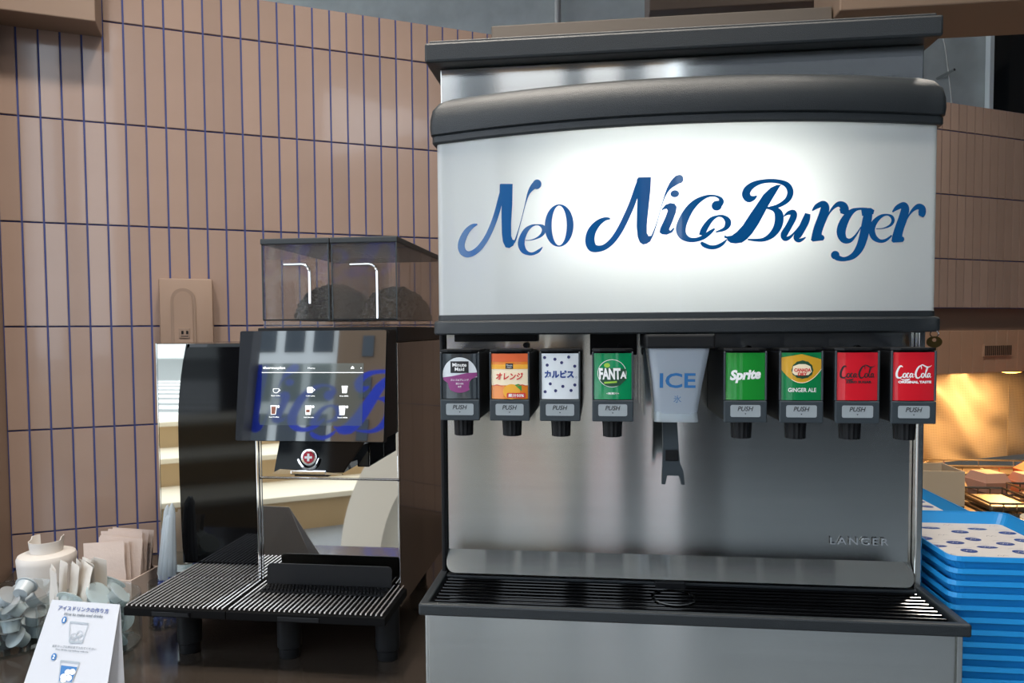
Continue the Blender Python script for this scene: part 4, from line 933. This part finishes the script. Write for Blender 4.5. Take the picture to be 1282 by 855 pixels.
# ------------------------------------------------------------------ jars and small things on the left of the counter
def jar(name, cx, cy, r, h, label):
    prof = [(r * .96, .0005), (r, .006), (r, h), (r - .003, h + .001), (r - .004, h - .001), (r - .004, .008), (r * .9, .005)]
    return MB().lathe(prof, (cx, cy, 0), 48, True, True).build(name, 'jar_clear', None, True, label=label, cat='jar')
JA, JB = (-1.283, 1.412, .094), (-1.085, 1.405, .098)
jar('clear_jar', JA[0], JA[1], JA[2], .112, 'round clear jar full of creamer cups')
jar('clear_jar', JB[0], JB[1], JB[2], .112, 'round clear jar holding sugar sachets and clear syrup pods beside the drip tray')
jar('straw_jar', -1.0, 1.538, .036, .105, 'narrow clear jar of wrapped straws below the mirrored panel')

def cup_things(me_cup, me_lid, spots, name, label, grp, mc, ml):
    for (x, y, z, rx, ry, rz) in spots:
        M_ = Matrix.Translation((x, y, z)) @ Matrix.Rotation(rz, 4, 'Z') @ Matrix.Rotation(rx, 4, 'X') @ Matrix.Rotation(ry, 4, 'Y')
        o = mesh_obj(name, me_cup, mc, None, M_, False); tag(o, label, 'creamer' if 'cream' in name else 'syrup pod', grp)
        mesh_obj('lid', me_lid, ml, o, M_)
def lathe_mesh(prof, n=20, cap0=True, cap1=True):
    me = MB().lathe(prof, (0, 0, 0), n, cap0, cap1).mesh('cup'); smooth_by_angle(me); return me
cr_cup = lathe_mesh([(.0145, -.014), (.0185, .010), (.0225, .0105), (.0225, .012)])
cr_lid = lathe_mesh([(.0228, .0121), (.0228, .0128), (.017, .0131)])
rnd = random.Random(3)
spots = []
for z, n, rr_ in ((.024, 6, .052), (.058, 6, .054), (.092, 5, .05)):
    for k in range(n):
        a = 2 * pi * k / n + z * 20 + rnd.uniform(-.15, .15)
        spots.append((JA[0] + rr_ * cos(a), JA[1] + rr_ * sin(a), z, rnd.uniform(-.9, .9), rnd.uniform(-.9, .9), rnd.uniform(0, 6)))
spots += [(JA[0], JA[1], .025, .3, .2, 0), (JA[0], JA[1], .064, 2.6, .3, 1), (JA[0] + .012, JA[1] - .02, .108, .7, .4, 1), (-1.236, 1.40, .127, .9, .8, 2.4)]
cup_things(cr_cup, cr_lid, spots, 'creamer_cup', 'small white creamer cup with a foil lid in the round clear jar', 'creamer cups in the jar', 'creamer_white', 'foil')
pod_cup = lathe_mesh([(.003, -.018), (.014, -.014), (.0175, .004), (.027, .0045), (.027, .0055)])
pod_lid = lathe_mesh([(.0272, .0056), (.0272, .006), (.02, .0062)])
spots = []
for z, n, rr_ in ((.024, 6, .050), (.056, 6, .052), (.09, 5, .050)):
    for k in range(n):
        a = -2.2 + 2.7 * k / (n - 1) + rnd.uniform(-.1, .1)
        spots.append((JB[0] + .006 + rr_ * cos(a), JB[1] - .0 + rr_ * sin(a), z, rnd.uniform(-1.2, 1.2), rnd.uniform(-1.2, 1.2), rnd.uniform(0, 6)))
spots += [(JB[0] + .035, JB[1] - .025, .128, .9, .2, 1.2), (JB[0] + .065, JB[1] + .0, .122, .6, -.7, 3), (JB[0] + .03, JB[1] + .03, .132, -.7, .4, .4), (JB[0] - .01, JB[1] - .05, .122, .5, .8, 2)]
cup_things(pod_cup, pod_lid, spots, 'syrup_pod', 'clear plastic syrup pod in the jar with sugar sachets', 'syrup pods in the jar', 'pod_clear', 'pod_clear')

def sachet_mesh(wd, h, t, seed):
    r_ = random.Random(seed); mb = MB(); n = 7; A = []
    rings = []
    for k in range(n):
        z = h * k / (n - 1); th = t * (sin(pi * k / (n - 1)) * .9 + .08); bend = r_.uniform(-.0015, .0015)
        rings.append([(-wd / 2, bend, z), (-wd / 4, bend - th * .8, z), (0, bend - th, z), (wd / 4, bend - th * .8, z), (wd / 2, bend, z), (wd / 4, bend + th * .8, z), (0, bend + th, z), (-wd / 4, bend + th * .8, z)])
    mb.loft(rings, True, True, True)
    me = mb.mesh('sachet'); smooth_by_angle(me, 60); return me
sm1 = [sachet_mesh(.042, .128, .0032, i) for i in range(3)]
for k in range(12):
    a = k / 11
    x = JB[0] - .066 + .075 * a; y = JB[1] - .030 + .055 * (k % 3) / 2 + rnd.uniform(-.006, .006)
    M_ = Matrix.Translation((x, y, .052 + rnd.uniform(0, .018))) @ Matrix.Rotation(radians(-36 + 14 * a + rnd.uniform(-7, 7)), 4, 'Z') @ Matrix.Rotation(radians(rnd.uniform(-7, 7)), 4, 'X') @ Matrix.Rotation(radians(rnd.uniform(-3, 9)), 4, 'Y')
    o = mesh_obj('sugar_sachet', sm1[k % 3], 'paper_cream', None, M_); tag(o, 'white paper sugar sachet standing upright in the jar of syrup pods', 'sachet', 'sugar sachets in the jar')
# pinkish tissue sachets in a box behind
hb_ = empty('sachet_box', (-1.185, 1.64, 0), 'low tan box holding folded tissue sachets behind the jars', 'box')
mb = MB(); mb.box(-1.255, -1.115, 1.585, 1.588, .0005, .085); mb.box(-1.255, -1.115, 1.692, 1.695, .0005, .085); mb.box(-1.255, -1.252, 1.588, 1.692, .0005, .085); mb.box(-1.118, -1.115, 1.588, 1.692, .0005, .085); mb.box(-1.255, -1.115, 1.585, 1.695, .0002, .003)
mb.build('walls', 'paper_pink', hb_)
sm2 = [sachet_mesh(.110, .158, .0042, i + 9) for i in range(3)]
for k in range(9):
    M_ = Matrix.Translation((-1.185 + rnd.uniform(-.008, .008), 1.597 + .0112 * k, .004 + rnd.uniform(0, .022))) @ Matrix.Rotation(radians(rnd.uniform(-3, 3)), 4, 'Z') @ Matrix.Rotation(radians(-3), 4, 'X') @ Matrix.Rotation(radians(rnd.uniform(-5, 5)), 4, 'Y')
    o = mesh_obj('tissue_sachet', sm2[k % 3], 'paper_pink', None, M_); tag(o, 'pinkish folded tissue sachet standing in the low tan box', 'sachet', 'tissue sachets in the box')

# white cup sleeve stack
sl = empty('cup_stack', (-1.372, 1.63, 0), 'white paper cup holder with a narrower sleeve inside, behind the creamer jar', 'cup stack')
MB().lathe([(.054, .0005), (.056, .002), (.065, .112), (.0655, .122), (.062, .130), (.052, .134), (.036, .135)], (-1.372, 1.63, 0), 40, True, True).build('holder', 'cup_white', sl, True)
mb = MB(); rings = []
for k in range(25):
    a = radians(150 + 250 * k / 24)
    top = .172 - (.008 if 3 < k < 21 else 0)
    rings.append([(-1.372 + r * cos(a), 1.63 + r * sin(a), z) for r, z in ((.0355, .1355), (.0385, top), (.0365, top), (.0335, .1355))])
mb.loft(rings, True, True, True).build('sleeve', 'cup_white', sl, True)

# straws in their wrappers
for k in range(9):
    a = 2 * pi * k / 9
    bx_, by_ = -1.0 + .022 * cos(a), 1.538 + .022 * sin(a); tx, ty = -.985 + .005 * cos(a * 1.0 + .4), 1.545 + .005 * sin(a + .4)
    o = empty('straw', (bx_, by_, .007), 'paper-wrapped straw standing in the narrow clear jar', 'straw', 'straws in the narrow jar')
    L_ = .272 + .012 * sin(k * 1.7)
    P0, P1 = Vector((bx_, by_, .008)), Vector((tx, ty, L_))
    MB().tube([P0, P0.lerp(P1, .4)], .0042, 10).build('coloured_end', 'straw_blue', o, True)
    MB().tube([P0.lerp(P1, .40), P0.lerp(P1, .42), P0.lerp(P1, .95), P1], .0065, 10, rad=[.0045, .0068, .0066, .002]).build('wrapper', 'straw_wrap', o, True)

# tent card
cd = empty('tent_card', (-.93, 1.1, 0), 'white folded tent card explaining how to make iced drinks, before the jars', 'card')
TL, TR = Vector((-.9612, 1.15, .2083)), Vector((-.8319, 1.15, .2047))
def lin_ext(P, Q, z):   # point at height z on the line P -> Q
    t = (z - P.z) / (Q.z - P.z); return P.lerp(Q, t)
BL0, BR0 = Vector((-.9594, 1.08, .0932)), Vector((-.8071, 1.08, .1011))
BL, BR = lin_ext(TL, BL0, .001), lin_ext(TR, BR0, .001)
BL2, BR2 = BL + Vector((.006, .075, 0)), BR + Vector((.003, .075, 0))
def slab(a, b, c, d, t=.0007):
    mb = MB(); n_ = (b - a).cross(d - a).normalized() * t
    vs1 = [mb.bm.verts.new(p) for p in (a, b, c, d)]; vs2 = [mb.bm.verts.new(p + n_) for p in (a, b, c, d)]
    mb.bm.faces.new(vs1); mb.bm.faces.new(vs2[::-1])
    for i in range(4): mb.bm.faces.new((vs1[i], vs1[(i + 1) % 4], vs2[(i + 1) % 4], vs2[i]))
    return mb
slab(TL + Vector((0, .0015, 0)), BL2, BR2, TR + Vector((0, .0015, 0))).build('back_sheet', 'paper_white', cd)
nc = (TR - TL).cross(BL - TL).normalized()
if nc.y > 0: nc = -nc
def card(e):
    def f(u, v):   # u 0..1 across, v 0..1 down
        return tuple(TL.lerp(TR, u).lerp(BL.lerp(BR, u), v) + nc * e)
    return f
mb = MB(); G = 8
gv = [[[mb.bm.verts.new(card(e)(i / G, j / G)) for i in range(G + 1)] for j in range(G + 1)] for e in (0, -.0007)]
for j in range(G):
    for i in range(G):
        for l in (0, 1): mb.bm.faces.new((gv[l][j][i], gv[l][j][i + 1], gv[l][j + 1][i + 1], gv[l][j + 1][i]))
for i in range(G):
    for j in (0, G):
        mb.bm.faces.new((gv[0][j][i], gv[0][j][i + 1], gv[1][j][i + 1], gv[1][j][i])); mb.bm.faces.new((gv[0][i][j], gv[0][i + 1][j], gv[1][i + 1][j], gv[1][i][j]))
fr_ = mb.build('front_sheet', 'paper_white', cd)
def ctext(p, t, u, v, wd, h, **k):
    q = Print().text(t, 0, 0, h=1, wd=1, **k)
    vs_ = {vv: p.bm.verts.new((u + vv.co.x * wd, v - vv.co.y * h, 0)) for vv in q.bm.verts}
    for f in q.bm.faces: p.bm.faces.new([vs_[vv] for vv in f.verts])
    q.bm.free()
p = Print()
ctext(p, 'アイスドリンクの作り方', .50, .050, .73, .034, bold=.02)
p.build('heading', 'ink_navy', fr_, card(.0014), 0)
p = Print()
ctext(p, 'How to make iced drinks', .52, .088, .55, .020, bold=.015, shear=.1)
ctext(p, '氷をカップの半分まで入れてください', .50, .305, .58, .016, bold=.01); ctext(p, 'First, fill the cup halfway with ice.', .485, .328, .43, .014, bold=.01)
p.build('lettering', 'ink_grey', fr_, card(.0014), 0, kind='stuff')
for u, v in ((.27, .13), (.274, .375)):
    Print().disc(u, v, .034, .0235).build('number_disc', 'ink_blue', fr_, card(.0014), 0)
Print().poly([(.395, .425), (.60, .428), (.574, .525), (.42, .525)]).build('printed_drink', 'ink_blue', fr_, card(.0014), 0)
p = Print()
ctext(p, '1', .27, .13, .018, .026, bold=.02); ctext(p, '2', .274, .375, .028, .026, bold=.02)
p.build('numerals', 'ink_white', fr_, card(.0018), 0, kind='stuff')
p = Print()
for i, (u, v) in enumerate(((.46, .495), (.50, .465), (.53, .50), (.555, .46), (.47, .512))): p.disc(u, v, .038, .019, 16)
p.build('printed_ice', 'ink_white', fr_, card(.0018), 0, kind='stuff')
p = Print()
for a in (((.356, .14), (.62, .142), (.59, .27), (.42, .27)), ((.374, .395), (.616, .398), (.576, .527), (.417, .527))):
    for (a0, b0), (a1, b1) in zip(a, a[1:] + a[:1]): p.stroke([(a0, b0, .008), (a1, b1, .008)], 1)
for u, v in ((.46, .235), (.53, .215), (.56, .24), (.50, .255), (.45, .258)): p.ring(u, v, .042, .022, u, v, .035, .018, 16)
p.build('printed_lines', 'ink_line', fr_, card(.0016), 0, kind='stuff')

# lettering on the shop window facing the street
wl = empty('window_lettering', (-3.4, -5.0, .4), 'large blue shop lettering fixed across the street window', 'lettering')
for ch, shapes in LOGO:
    f_of = lambda e: (lambda x, z: (-3.4 + x * 8, -5.0 + e, 1.75 + (z - .86) * 8))
    mesh_obj('letter', join_layers(logo_letter(shapes), f_of, 0, .002, .0), 'window_logo', wl)
